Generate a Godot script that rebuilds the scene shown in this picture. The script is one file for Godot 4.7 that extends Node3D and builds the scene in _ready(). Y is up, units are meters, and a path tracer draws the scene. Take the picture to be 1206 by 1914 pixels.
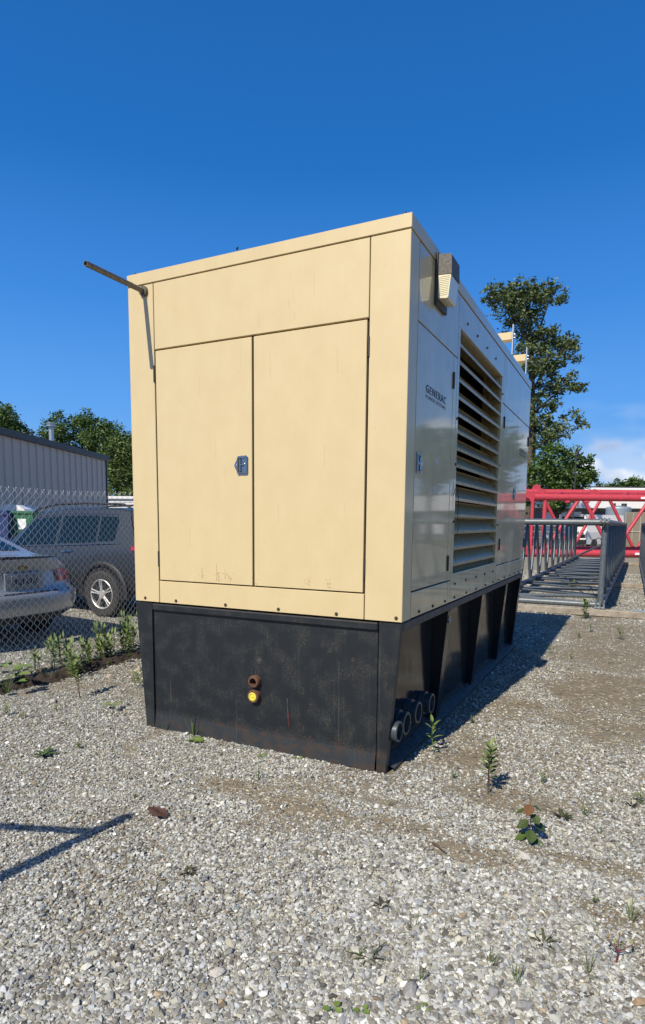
extends Node3D
# A sand coloured standby generator on its black fuel tank in a gravel yard, with parked cars behind a chain link fence and crane booms behind.
# Metres; the generator's front face lies in z = 0, its right front corner at x = 0; the camera looks towards -x, -z.

const GW := 2.032      # width of the housing
const GL := 4.42       # length of the housing
const GH := 3.17       # top of the housing
const TH := 0.926      # top of the tank
const EYE := Vector3(1.1631, 1.5, 3.366)
const SUN := Vector3(0.104, -1.0, -1.016)   # the way the sunlight travels

var M := {}
var used := {}
var rng := RandomNumberGenerator.new()
var bumps := FastNoiseLite.new()
var patches := FastNoiseLite.new()


func _ready() -> void:
	rng.seed = 7
	bumps.seed = 11
	bumps.frequency = 0.9
	patches.seed = 5
	patches.frequency = 0.55
	patches.fractal_octaves = 4
	make_camera()
	make_sky()
	make_sun()
	make_materials()
	make_ground()
	make_gravel()
	make_fence()
	make_gate()
	make_backdrop()
	make_trees()
	make_generator()
	make_cars()
	make_booms()
	make_plants()
	make_litter()


func make_camera() -> void:
	var cam := Camera3D.new()
	cam.name = "camera"
	add_child(cam)
	cam.position = EYE
	cam.rotation_order = EULER_ORDER_YXZ
	cam.rotation = Vector3(-0.1146, 0.4627, 0.0095)
	# the photograph is the lower part of its frame, so the lens is shifted
	cam.set_frustum(0.05 * 1914.0 / 1150.9, Vector2(0, 0.05 * 153.5 / 1150.9), 0.05, 900.0)
	cam.keep_aspect = Camera3D.KEEP_HEIGHT
	cam.current = true


func make_sun() -> void:
	var sun := DirectionalLight3D.new()
	sun.name = "sun"
	add_child(sun)
	sun.look_at_from_position(-SUN * 20.0, Vector3.ZERO, Vector3.UP)
	sun.light_energy = 1.6
	sun.light_color = Color(1.0, 0.955, 0.88)
	sun.light_angular_distance = 0.5
	sun.shadow_enabled = true


func make_sky() -> void:
	var w := 2048
	var h := 1024
	var im := Image.create(w, h, false, Image.FORMAT_RGBF)
	var stops := [[0.0, Color(0.34, 0.55, 0.80)], [4.0, Color(0.19, 0.43, 0.80)], [10.0, Color(0.105, 0.335, 0.78)], [18.0, Color(0.050, 0.235, 0.67)],
		[28.0, Color(0.018, 0.15, 0.49)], [50.0, Color(0.010, 0.085, 0.29)], [90.0, Color(0.007, 0.060, 0.21)]]
	var puff := FastNoiseLite.new()
	puff.seed = 21
	puff.frequency = 13.0
	puff.fractal_octaves = 5
	var veil := FastNoiseLite.new()
	veil.seed = 4
	veil.frequency = 2.6
	veil.fractal_octaves = 4
	var to_sun := -SUN.normalized()
	# heaped clouds low in the sky: bearing, height, half width, half height in degrees, brightness
	var clouds := [[-2.2, 6.6, 2.0, 0.9, 0.25], [0.9, 5.6, 1.6, 0.6, 0.15], [-3.6, 4.6, 1.5, 1.2, 0.85], [-1.2, 4.0, 1.8, 0.8, 0.8], [1.4, 3.6, 2.0, 0.9, 0.6], [4.5, 5.4, 2.6, 1.3, 0.5], [8.5, 6.2, 2.2, 1.8, 0.8], [11.5, 4.4, 2.4, 1.6, 0.75],
		[16.0, 7.0, 3.0, 2.2, 0.7], [20.5, 5.2, 3.0, 1.7, 0.5], [26.0, 7.5, 4.0, 1.8, 0.6], [33.0, 5.0, 4.0, 1.6, 0.5]]
	for j in h:
		var e := 90.0 - 180.0 * (j + 0.5) / h
		var base := Color(0.20, 0.19, 0.17)
		if e >= 0.0:
			for k in stops.size() - 1:
				if e <= stops[k + 1][0]:
					var t: float = (e - stops[k][0]) / (stops[k + 1][0] - stops[k][0])
					base = (stops[k][1] as Color).lerp(stops[k + 1][1], t)
					break
		var ce := cos(deg_to_rad(e))
		var se := sin(deg_to_rad(e))
		for i in w:
			var a := wrapf((i + 0.5) / w * TAU, -PI, PI)   # bearing, clockwise from -z
			var d := Vector3(sin(a) * ce, se, -cos(a) * ce)
			var c := base
			if e > -2.0:
				var s := maxf(0.0, d.dot(to_sun))
				var glow := 0.14 * pow(s, 8.0) + 0.9 * pow(s, 60.0)
				c += Color(0.85, 0.92, 1.0) * glow
				if e > 0.0 and e < 34.0:
					var deg := rad_to_deg(a)
					var side := smoothstep(-9.0, 0.0, deg) * (1.0 - smoothstep(38.0, 70.0, deg))
					if side > 0.0:
						var v := veil.get_noise_3d(d.x * 2.2, d.y * 6.0, d.z * 2.2) * 0.5 + 0.5
						var band := smoothstep(11.5, 4.0, e + (v - 0.5) * 12.0)
						c = c.lerp(Color(0.50, 0.64, 0.86), side * band * 0.75)
						var p := puff.get_noise_3d(d.x, d.y * 1.6, d.z)
						var q := puff.get_noise_3d(d.x + 3.0, d.y * 1.6 + 0.03, d.z)
						for b in clouds:
							var far := Vector2((deg - b[0]) / b[2], (e - b[1]) / b[3]).length() + 0.9 * p
							if far < 1.0:
								var bright := clampf(b[4] + 0.9 * q + 0.35 * (e - b[1]) / b[3], 0.0, 1.0)
								c = c.lerp(Color(0.36, 0.46, 0.66).lerp(Color(0.95, 0.97, 1.0), bright), smoothstep(1.0, 0.30, far) * 0.8)
			im.set_pixel(i, j, c)
	var m := PanoramaSkyMaterial.new()
	m.panorama = ImageTexture.create_from_image(im)
	var sky := Sky.new()
	sky.sky_material = m
	var env := Environment.new()
	env.background_mode = Environment.BG_SKY
	env.sky = sky
	env.tonemap_mode = Environment.TONE_MAPPER_LINEAR
	env.tonemap_exposure = 1.12
	env.sdfgi_enabled = true
	env.ssao_enabled = true
	env.ssil_enabled = true
	var we := WorldEnvironment.new()
	we.name = "world_environment"
	we.environment = env
	add_child(we)


# ---------------------------------------------------------------- meshes

class Shape:
	var v := PackedVector3Array()
	var n := PackedVector3Array()
	var c := PackedColorArray()
	var ix := PackedInt32Array()
	var col := Color.WHITE
	var tinted := false

	func vert(p: Vector3, m: Vector3) -> int:
		v.append(p)
		n.append(m)
		c.append(col)
		return v.size() - 1

	func tri3(a: int, b: int, d: int) -> void:
		ix.append(a)
		ix.append(d)
		ix.append(b)

	func tri(a: Vector3, b: Vector3, d: Vector3) -> void:   # counter-clockwise seen from outside
		var m := (b - a).cross(d - a).normalized()
		tri3(vert(a, m), vert(b, m), vert(d, m))

	func quad(a: Vector3, b: Vector3, d: Vector3, e: Vector3) -> void:
		var m := (b - a).cross(d - a).normalized()
		if m == Vector3.ZERO:
			m = (d - a).cross(e - a).normalized()
		var i := vert(a, m)
		vert(b, m)
		vert(d, m)
		vert(e, m)
		tri3(i, i + 1, i + 2)
		tri3(i, i + 2, i + 3)

	func quad_out(a: Vector3, b: Vector3, d: Vector3, e: Vector3, out: Vector3) -> void:
		if (b - a).cross(d - a).dot(out) < 0.0:
			quad(a, e, d, b)
		else:
			quad(a, b, d, e)

	func box(at: Vector3, size: Vector3, ch := 0.0, b := Basis()) -> void:
		var h := size * 0.5
		ch = minf(ch, minf(h.x, minf(h.y, h.z)) * 0.9)
		var pt := func(s: Vector3, k: int) -> Vector3:
			var q := h - Vector3(ch, ch, ch)
			q[k] = h[k]
			return at + b * (q * s)
		for k in 3:
			var u := (k + 1) % 3
			var w := (k + 2) % 3
			for s in [-1.0, 1.0]:
				var o := [Vector3.ZERO, Vector3.ZERO, Vector3.ZERO, Vector3.ZERO]
				var sg := [[-1.0, -1.0], [1.0, -1.0], [1.0, 1.0], [-1.0, 1.0]]
				for q in 4:
					var t := Vector3.ZERO
					t[k] = s
					t[u] = sg[q][0]
					t[w] = sg[q][1]
					o[q] = pt.call(t, k)
				var dir := Vector3.ZERO
				dir[k] = s
				quad_out(o[0], o[1], o[2], o[3], b * dir)
				if ch > 0.0:
					for r in [-1.0, 1.0]:      # the edge between faces k and u
						var t0 := Vector3.ZERO
						t0[k] = s
						t0[u] = r
						t0[w] = -1.0
						var t1 := t0
						t1[w] = 1.0
						quad_out(pt.call(t0, k), pt.call(t1, k), pt.call(t1, u), pt.call(t0, u), b * Vector3(t0.x + t1.x, t0.y + t1.y, t0.z + t1.z))
		if ch > 0.0:
			for x in [-1.0, 1.0]:
				for y in [-1.0, 1.0]:
					for z in [-1.0, 1.0]:
						var s3 := Vector3(x, y, z)
						var p0: Vector3 = pt.call(s3, 0)
						var p1: Vector3 = pt.call(s3, 1)
						var p2: Vector3 = pt.call(s3, 2)
						if (p1 - p0).cross(p2 - p0).dot(b * s3) < 0.0:
							tri(p0, p2, p1)
						else:
							tri(p0, p1, p2)

	func span(lo: Vector3, hi: Vector3, ch := 0.0) -> void:   # a box from its two corners
		box((lo + hi) * 0.5, (hi - lo).abs(), ch)

	func path(pts: Array, radii: Array, seg := 8, caps := true, flat_end := true) -> void:
		var first := -1
		var prev := Vector3.ZERO
		var side := Vector3.ZERO
		for k in pts.size():
			var p: Vector3 = pts[k]
			var d := Vector3.ZERO
			if k > 0:
				d += (p - (pts[k - 1] as Vector3)).normalized()
			if k < pts.size() - 1:
				d += ((pts[k + 1] as Vector3) - p).normalized()
			d = d.normalized()
			if k == 0:
				side = d.cross(Vector3.UP if absf(d.y) < 0.9 else Vector3.RIGHT).normalized()
			else:
				side = (side - d * side.dot(d)).normalized()
			var up := d.cross(side).normalized()
			var start := v.size()
			for q in seg:
				var a := TAU * q / seg
				var m := side * cos(a) + up * sin(a)
				vert(p + m * radii[k], m)
			if k > 0:
				for q in seg:
					var r := (q + 1) % seg
					tri3(first + q, first + r, start + r)
					tri3(first + q, start + r, start + q)
			if caps and (k == 0 or k == pts.size() - 1):
				var face := -d if k == 0 else d
				var mid := vert(p, face)
				var rim := v.size()
				for q in seg:
					vert(v[start + q], face)
				for q in seg:
					if k == 0:
						tri3(mid, rim + (q + 1) % seg, rim + q)
					else:
						tri3(mid, rim + q, rim + (q + 1) % seg)
			first = start
			prev = p

	func tube(a: Vector3, b: Vector3, r: float, seg := 10, caps := true) -> void:
		path([a, b], [r, r], seg, caps)

	func lathe(at: Vector3, axis: Vector3, prof: Array, seg := 20) -> void:   # prof: [radius, height along the axis]
		var side := axis.cross(Vector3.UP if absf(axis.y) < 0.9 else Vector3.RIGHT).normalized()
		var up := axis.cross(side).normalized()
		for k in prof.size() - 1:
			var r0: float = prof[k][0]
			var h0: float = prof[k][1]
			var r1: float = prof[k + 1][0]
			var h1: float = prof[k + 1][1]
			var start := v.size()
			for q in seg:
				var a := TAU * q / seg
				var m := side * cos(a) + up * sin(a)
				var nm := (m * (h1 - h0) - axis * (r1 - r0)).normalized()
				vert(at + m * r0 + axis * h0, nm)
				vert(at + m * r1 + axis * h1, nm)
			for q in seg:
				var r := (q + 1) % seg
				tri3(start + 2 * q, start + 2 * r, start + 2 * r + 1)
				tri3(start + 2 * q, start + 2 * r + 1, start + 2 * q + 1)

	func prism(poly: PackedVector2Array, t: Transform3D, z0: float, z1: float) -> void:
		var p := poly
		if Geometry2D.is_polygon_clockwise(p):
			p.reverse()
		var ts := Geometry2D.triangulate_polygon(p)
		for side in 2:
			var z := z1 if side else z0
			var m := (t.basis.z if side else -t.basis.z).normalized()
			var start := v.size()
			for q in p:
				vert(t * Vector3(q.x, q.y, z), m)
			for k in range(0, ts.size(), 3):
				var a := p[ts[k]]
				var b := p[ts[k + 1]]
				var d := p[ts[k + 2]]
				var ccw := (b - a).cross(d - a) > 0.0
				if ccw == (side == 1):
					tri3(start + ts[k], start + ts[k + 1], start + ts[k + 2])
				else:
					tri3(start + ts[k], start + ts[k + 2], start + ts[k + 1])
		for k in p.size():
			var a := p[k]
			var b := p[(k + 1) % p.size()]
			quad(t * Vector3(a.x, a.y, z0), t * Vector3(b.x, b.y, z0), t * Vector3(b.x, b.y, z1), t * Vector3(a.x, a.y, z1))

	func grid(rows: Array) -> void:   # rows of points; normals averaged over the faces
		var nr := rows.size()
		var nc: int = rows[0].size()
		var start := v.size()
		var acc := PackedVector3Array()
		acc.resize(nr * nc)
		for i in nr - 1:
			for j in nc - 1:
				var m: Vector3 = ((rows[i + 1][j + 1] as Vector3) - rows[i][j]).cross((rows[i + 1][j] as Vector3) - rows[i][j + 1])
				for q in [[i, j], [i + 1, j], [i, j + 1], [i + 1, j + 1]]:
					acc[q[0] * nc + q[1]] += m
		for i in nr:
			for j in nc:
				vert(rows[i][j], acc[i * nc + j].normalized())
		for i in nr - 1:
			for j in nc - 1:
				var a := start + i * nc + j
				tri3(a, a + 1, a + nc + 1)
				tri3(a, a + nc + 1, a + nc)

	func build() -> ArrayMesh:
		var arr := []
		arr.resize(Mesh.ARRAY_MAX)
		arr[Mesh.ARRAY_VERTEX] = v
		arr[Mesh.ARRAY_NORMAL] = n
		var uv := PackedVector2Array()
		uv.resize(v.size())
		for k in v.size():
			var m := n[k].abs()
			var p := v[k]
			uv[k] = Vector2(p.z, p.y) if m.x > m.y and m.x > m.z else Vector2(p.x, p.z) if m.y > m.z else Vector2(p.x, p.y)
		arr[Mesh.ARRAY_TEX_UV] = uv
		if tinted:
			arr[Mesh.ARRAY_COLOR] = c
		arr[Mesh.ARRAY_INDEX] = ix
		var mesh := ArrayMesh.new()
		mesh.add_surface_from_arrays(Mesh.PRIMITIVE_TRIANGLES, arr)
		return mesh


func numbered(called: String) -> String:
	if not used.has(called):
		used[called] = 0
		return called
	used[called] += 1
	return "%s_%03d" % [called, used[called]]


func tag(o: Node, label: String, category := "", group := "", kind := "") -> void:
	o.set_meta("label", label)
	if category:
		o.set_meta("category", category)
	if group:
		o.set_meta("group", group)
	if kind:
		o.set_meta("kind", kind)


func thing(called: String, label: String, category: String, at := Vector3.ZERO, turn := 0.0, group := "") -> Node3D:
	var o := Node3D.new()
	o.name = numbered(called)
	add_child(o)
	o.position = at
	o.rotation.y = turn
	tag(o, label, category, group)
	return o


func put(called: String, s: Shape, m: Material, parent: Node = self) -> MeshInstance3D:
	return put_mesh(called, s.build(), m, parent)


func put_mesh(called: String, mesh: Mesh, m: Material, parent: Node = self) -> MeshInstance3D:
	var o := MeshInstance3D.new()
	if parent == self:
		o.name = numbered(called)
	else:
		var k := 0
		var full := called
		while parent.has_node(full):
			k += 1
			full = "%s_%03d" % [called, k]
		o.name = full
	o.mesh = mesh
	o.material_override = m
	parent.add_child(o, true)
	return o


func structure(called: String, s: Shape, m: Material, label: String) -> MeshInstance3D:
	var o := put(called, s, m)
	tag(o, label, "", "", "structure")
	return o


func copy_of(o: Node3D, label: String, at: Vector3, turn := 0.0, group := "") -> Node3D:
	var c: Node3D = o.duplicate()
	var base := String(o.name)
	var cut := base.rfind("_")
	if cut > 0 and base.substr(cut + 1).is_valid_int():
		base = base.substr(0, cut)
	c.name = numbered(base)
	add_child(c)
	c.position = at
	c.rotation.y = turn
	c.set_meta("label", label)
	if group:
		c.set_meta("group", group)
	return c


# ---------------------------------------------------------------- materials

func lin(r: float, g: float, b: float) -> Color:
	return Color(r, g, b).linear_to_srgb()


func mat(called: String, c: Color, rough := 0.6, metal := 0.0, coat := 0.0, coat_rough := 0.08) -> StandardMaterial3D:
	var m := StandardMaterial3D.new()
	m.resource_name = called
	m.albedo_color = c
	m.roughness = rough
	m.metallic = metal
	if coat > 0.0:
		m.clearcoat_enabled = true
		m.clearcoat = coat
		m.clearcoat_roughness = coat_rough
	M[called] = m
	return m


func noise_tex(freq: float, octaves: int, lo: Color, hi: Color, size := 512, sd := 1, normal := false, strength := 4.0) -> NoiseTexture2D:
	var f := FastNoiseLite.new()
	f.seed = sd
	f.frequency = freq
	f.fractal_octaves = octaves
	var t := NoiseTexture2D.new()
	t.width = size
	t.height = size
	t.seamless = true
	t.noise = f
	if normal:
		t.as_normal_map = true
		t.bump_strength = strength
	else:
		var r := Gradient.new()
		r.set_color(0, lo)
		r.set_color(1, hi)
		t.color_ramp = r
	return t


func mottle(m: StandardMaterial3D, t: Texture2D, scale: float) -> void:
	m.albedo_texture = t
	m.uv1_triplanar = true
	m.uv1_world_triplanar = true
	m.uv1_scale = Vector3.ONE * scale


func stroke(im: Image, x0: float, y0: float, x1: float, y1: float, wide: float, c: Color, a: float) -> void:
	var n := int(maxf(absf(x1 - x0), absf(y1 - y0))) + 1
	for k in n + 1:
		var t := float(k) / n
		var x := lerpf(x0, x1, t) + rng.randf_range(-0.4, 0.4)
		var y := lerpf(y0, y1, t)
		for q in maxi(1, int(round(wide))):
			var px := int(x) + q
			var py := int(y)
			if px >= 0 and py >= 0 and px < im.get_width() and py < im.get_height() and rng.randf() < 0.85:
				im.set_pixel(px, py, im.get_pixel(px, py).lerp(c, a * rng.randf_range(0.5, 1.0)))


func sand_paint_front() -> ImageTexture:   # covers the whole front of the housing, top left to bottom right
	var w := 768
	var h := 848
	var im := Image.create(w, h, false, Image.FORMAT_RGB8)
	var f := FastNoiseLite.new()
	f.seed = 3
	f.frequency = 0.02
	f.fractal_octaves = 4
	var streak := FastNoiseLite.new()
	streak.seed = 9
	streak.frequency = 0.05
	for j in h:
		for i in w:
			var a := f.get_noise_2d(i * 0.7, j * 0.5)
			var s := streak.get_noise_2d(i * 2.4, j * 0.06)
			var q := 0.975 + 0.015 * a + 0.006 * s
			im.set_pixel(i, j, Color(q, q - 0.003 + 0.004 * a, q - 0.006 + 0.012 * a))
	# grime runs and rust, where the photograph shows them (x, top, bottom in metres from the top left corner)
	var grime := Color(0.42, 0.34, 0.24)
	var rust := Color(0.40, 0.18, 0.06)
	for r in [[1.30, 0.28, 0.36], [1.27, 0.34, 0.38], [1.31, 0.42, 0.46], [0.98, 0.33, 0.36], [1.06, 0.40, 0.47], [0.60, 0.72, 0.86], [1.14, 0.62, 0.78], [1.60, 0.64, 0.80], [1.52, 1.2, 1.34],
			[0.72, 1.1, 1.26], [0.80, 1.3, 1.42], [1.20, 1.55, 1.66], [1.66, 1.55, 1.64], [0.50, 1.7, 1.84], [0.92, 0.56, 0.70], [1.44, 0.2, 0.34]]:
		stroke(im, r[0] / GW * w, r[1] / 2.244 * h, r[0] / GW * w + 1.0, r[2] / 2.244 * h, 1.0, grime, 0.22)
	for r in [[0.60, 1.98, 2.05], [0.72, 1.95, 2.06], [0.74, 2.0, 2.06], [0.79, 1.98, 2.05], [0.83, 2.03, 2.06], [1.42, 2.02, 2.06], [1.02, 2.0, 2.07], [1.55, 2.03, 2.06]]:
		stroke(im, r[0] / GW * w, r[1] / 2.244 * h, r[0] / GW * w, r[2] / 2.244 * h, 2.0, rust, 0.32)
		for k in 9:
			var p := Vector2(r[0] + rng.randf_range(-0.03, 0.03), r[2] - rng.randf_range(0.0, 0.06))
			stroke(im, p.x / GW * w, p.y / 2.244 * h, p.x / GW * w, p.y / 2.244 * h + 2.0, 1.0, rust, 0.5)
	for k in 140:
		stroke(im, rng.randf() * w, rng.randf() * h, rng.randf() * w, 0.0, 1.0, grime, 0.0)
		var p := Vector2(rng.randf() * w, rng.randf() * h)
		stroke(im, p.x, p.y, p.x, p.y + rng.randf_range(1.0, 6.0), 1.0, grime, rng.randf_range(0.05, 0.25))
	return ImageTexture.create_from_image(im)


func tank_paint() -> ImageTexture:   # the front of the fuel tank: chalked black paint with scratches, dust spots and rust along the foot
	var w := 1024
	var h := 470
	var im := Image.create(w, h, false, Image.FORMAT_RGB8)
	var f := FastNoiseLite.new()
	f.seed = 13
	f.frequency = 0.012
	f.fractal_octaves = 5
	var s := FastNoiseLite.new()
	s.seed = 17
	s.frequency = 0.06
	var g := FastNoiseLite.new()
	g.seed = 19
	g.frequency = 0.11
	g.fractal_octaves = 3
	for j in h:
		for i in w:
			var a := f.get_noise_2d(i, j) * 0.5 + 0.5
			var t := s.get_noise_2d(i * 1.6, j * 0.07) * 0.5 + 0.5
			var d := g.get_noise_2d(i, j) * 0.5 + 0.5
			var c := Color(0.098, 0.116, 0.132).lerp(Color(0.165, 0.182, 0.19), clampf((a - 0.42) * 2.4, 0.0, 1.0) * (0.35 + 0.65 * t))
			c = c.lerp(Color(0.31, 0.32, 0.30), clampf((d - 0.54) * 4.0, 0.0, 1.0) * clampf((a - 0.36) * 3.2, 0.0, 1.0) * 0.8 * (0.4 + 0.6 * t))
			c = c.lerp(Color(0.25, 0.265, 0.25), clampf((t - 0.62) * 5.0, 0.0, 1.0) * clampf((a - 0.40) * 4.0, 0.0, 1.0) * 0.45)
			var foot := (j - h * 0.80) / (h * 0.2)
			var stain := clampf((f.get_noise_2d(i * 1.3 + 400.0, j * 1.9) * 0.5 + 0.5 - 0.50 + 0.10 * smoothstep(0.2, 0.5, i / float(w))) * 4.0, 0.0, 1.0)
			if foot + 0.5 * (d - 0.5) > 0.25:
				c = c.lerp(Color(0.19, 0.205, 0.22), 0.6).lerp(Color(0.235, 0.195, 0.17), stain * (0.45 + 0.75 * d))
			elif a > 0.56 and d > 0.60 and i > w * 0.45:
				c = c.lerp(Color(0.24, 0.18, 0.15), 0.45)
			im.set_pixel(i, j, c)
	var pale := Color(0.52, 0.52, 0.50)
	for k in 900:
		var p := Vector2(rng.randf() * w, pow(rng.randf(), 0.7) * h)
		stroke(im, p.x, p.y, p.x + rng.randf_range(-1.0, 1.0), p.y + rng.randf_range(0.0, 2.0), 1.0, pale, rng.randf_range(0.15, 0.6))
	for k in 150:
		var p := Vector2(rng.randf() * w, rng.randf() * h)
		stroke(im, p.x, p.y, p.x + rng.randf_range(-2.0, 2.0), p.y + rng.randf_range(8.0, 90.0), 1.0, pale, rng.randf_range(0.05, 0.28))
	for r in [[0.425, 0.66, 0.98, 0.40], [0.485, 0.42, 0.50, 0.5], [0.50, 0.43, 0.47, 0.6], [0.62, 0.60, 0.74, 0.75], [0.80, 0.30, 0.85, 0.4], [0.785, 0.40, 0.72, 0.35], [0.90, 0.2, 0.8, 0.25], [0.935, 0.15, 0.9, 0.3],
			[0.145, 0.60, 0.76, 0.5], [0.33, 0.42, 0.46, 0.5], [0.66, 0.2, 0.5, 0.3], [0.58, 0.12, 0.3, 0.25]]:
		stroke(im, r[0] * w, r[1] * h, r[0] * w + 3.0, r[2] * h, 2.0, pale, r[3])
	stroke(im, 0.623 * w, 0.70 * h, 0.626 * w, 0.80 * h, 3.0, Color(0.55, 0.14, 0.10), 0.8)
	stroke(im, 0.144 * w, 0.62 * h, 0.146 * w, 0.78 * h, 2.0, Color(0.40, 0.18, 0.14), 0.7)
	for k in 260:      # a rubbed patch
		var p := Vector2(0.755 * w, 0.69 * h) + Vector2(rng.randfn() * 18.0, rng.randfn() * 14.0)
		stroke(im, p.x, p.y, p.x + 2.0, p.y + 1.0, 1.0, Color(0.40, 0.40, 0.37), 0.5)
	for k in 120:
		var p := Vector2(0.515 * w, 0.35 * h) + Vector2(rng.randfn() * 8.0, rng.randfn() * 6.0)
		stroke(im, p.x, p.y, p.x + 1.0, p.y + 1.0, 1.0, pale, 0.4)
	return ImageTexture.create_from_image(im)


func gravel_tile(size: int, metres: float) -> Array:   # [colour, height] of a seamless square of crushed stone
	var im := Image.create(size, size, false, Image.FORMAT_RGB8)
	var hi := Image.create(size, size, false, Image.FORMAT_RGB8)
	var f := FastNoiseLite.new()
	f.seed = 2
	f.frequency = 0.03
	f.fractal_octaves = 4
	for j in size:
		for i in size:
			var q := f.get_noise_2d(i, j) * 0.5 + 0.5
			var g := rng.randf_range(-0.05, 0.05)
			im.set_pixel(i, j, Color(0.475 + 0.09 * q + g, 0.45 + 0.085 * q + g, 0.395 + 0.07 * q + g))
			hi.set_pixel(i, j, Color(0.1, 0.1, 0.1))
	var per := size / metres
	for k in int(900.0 * metres * metres):
		var r := rng.randf_range(0.006, 0.017) * per
		var c := stone_colour(rng).linear_to_srgb()
		var x := rng.randf() * size
		var y := rng.randf() * size
		var a := rng.randf() * PI
		var e := rng.randf_range(0.55, 1.0)
		var top := rng.randf_range(0.5, 1.0)
		var ca := cos(a)
		var sa := sin(a)
		for dy in range(-int(r) - 1, int(r) + 2):
			for dx in range(-int(r) - 1, int(r) + 2):
				var u := (dx * ca + dy * sa) / r
				var w := (-dx * sa + dy * ca) / (r * e)
				var d := maxf(absf(u) * 0.8 + absf(w) * 0.5, sqrt(u * u + w * w))
				if d < 1.0:
					var px := posmod(int(x) + dx, size)
					var py := posmod(int(y) + dy, size)
					im.set_pixel(px, py, c)
					var z := top * sqrt(1.0 - d * d)
					hi.set_pixel(px, py, Color(z, z, z))
	return [ImageTexture.create_from_image(im), ImageTexture.create_from_image(hi)]


func stone_colour(r: RandomNumberGenerator) -> Color:   # linear
	var q := r.randf()
	var l := r.randf_range(0.44, 1.42)
	var c := Color(0.375, 0.380, 0.345)
	if q < 0.18:
		c = Color(0.335, 0.350, 0.355)
	elif q < 0.28:
		c = Color(0.355, 0.345, 0.285)
	elif q < 0.42:
		c = Color(0.50, 0.505, 0.475)
	elif q < 0.56:
		c = Color(0.17, 0.16, 0.14)
	elif q < 0.566:
		c = Color(0.33, 0.255, 0.17)
	elif q < 0.68:
		c = Color(0.285, 0.27, 0.21)
	return Color(c.r * l, c.g * l, c.b * l).clamp(Color(0.03, 0.03, 0.03), Color(0.74, 0.73, 0.70))


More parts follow.
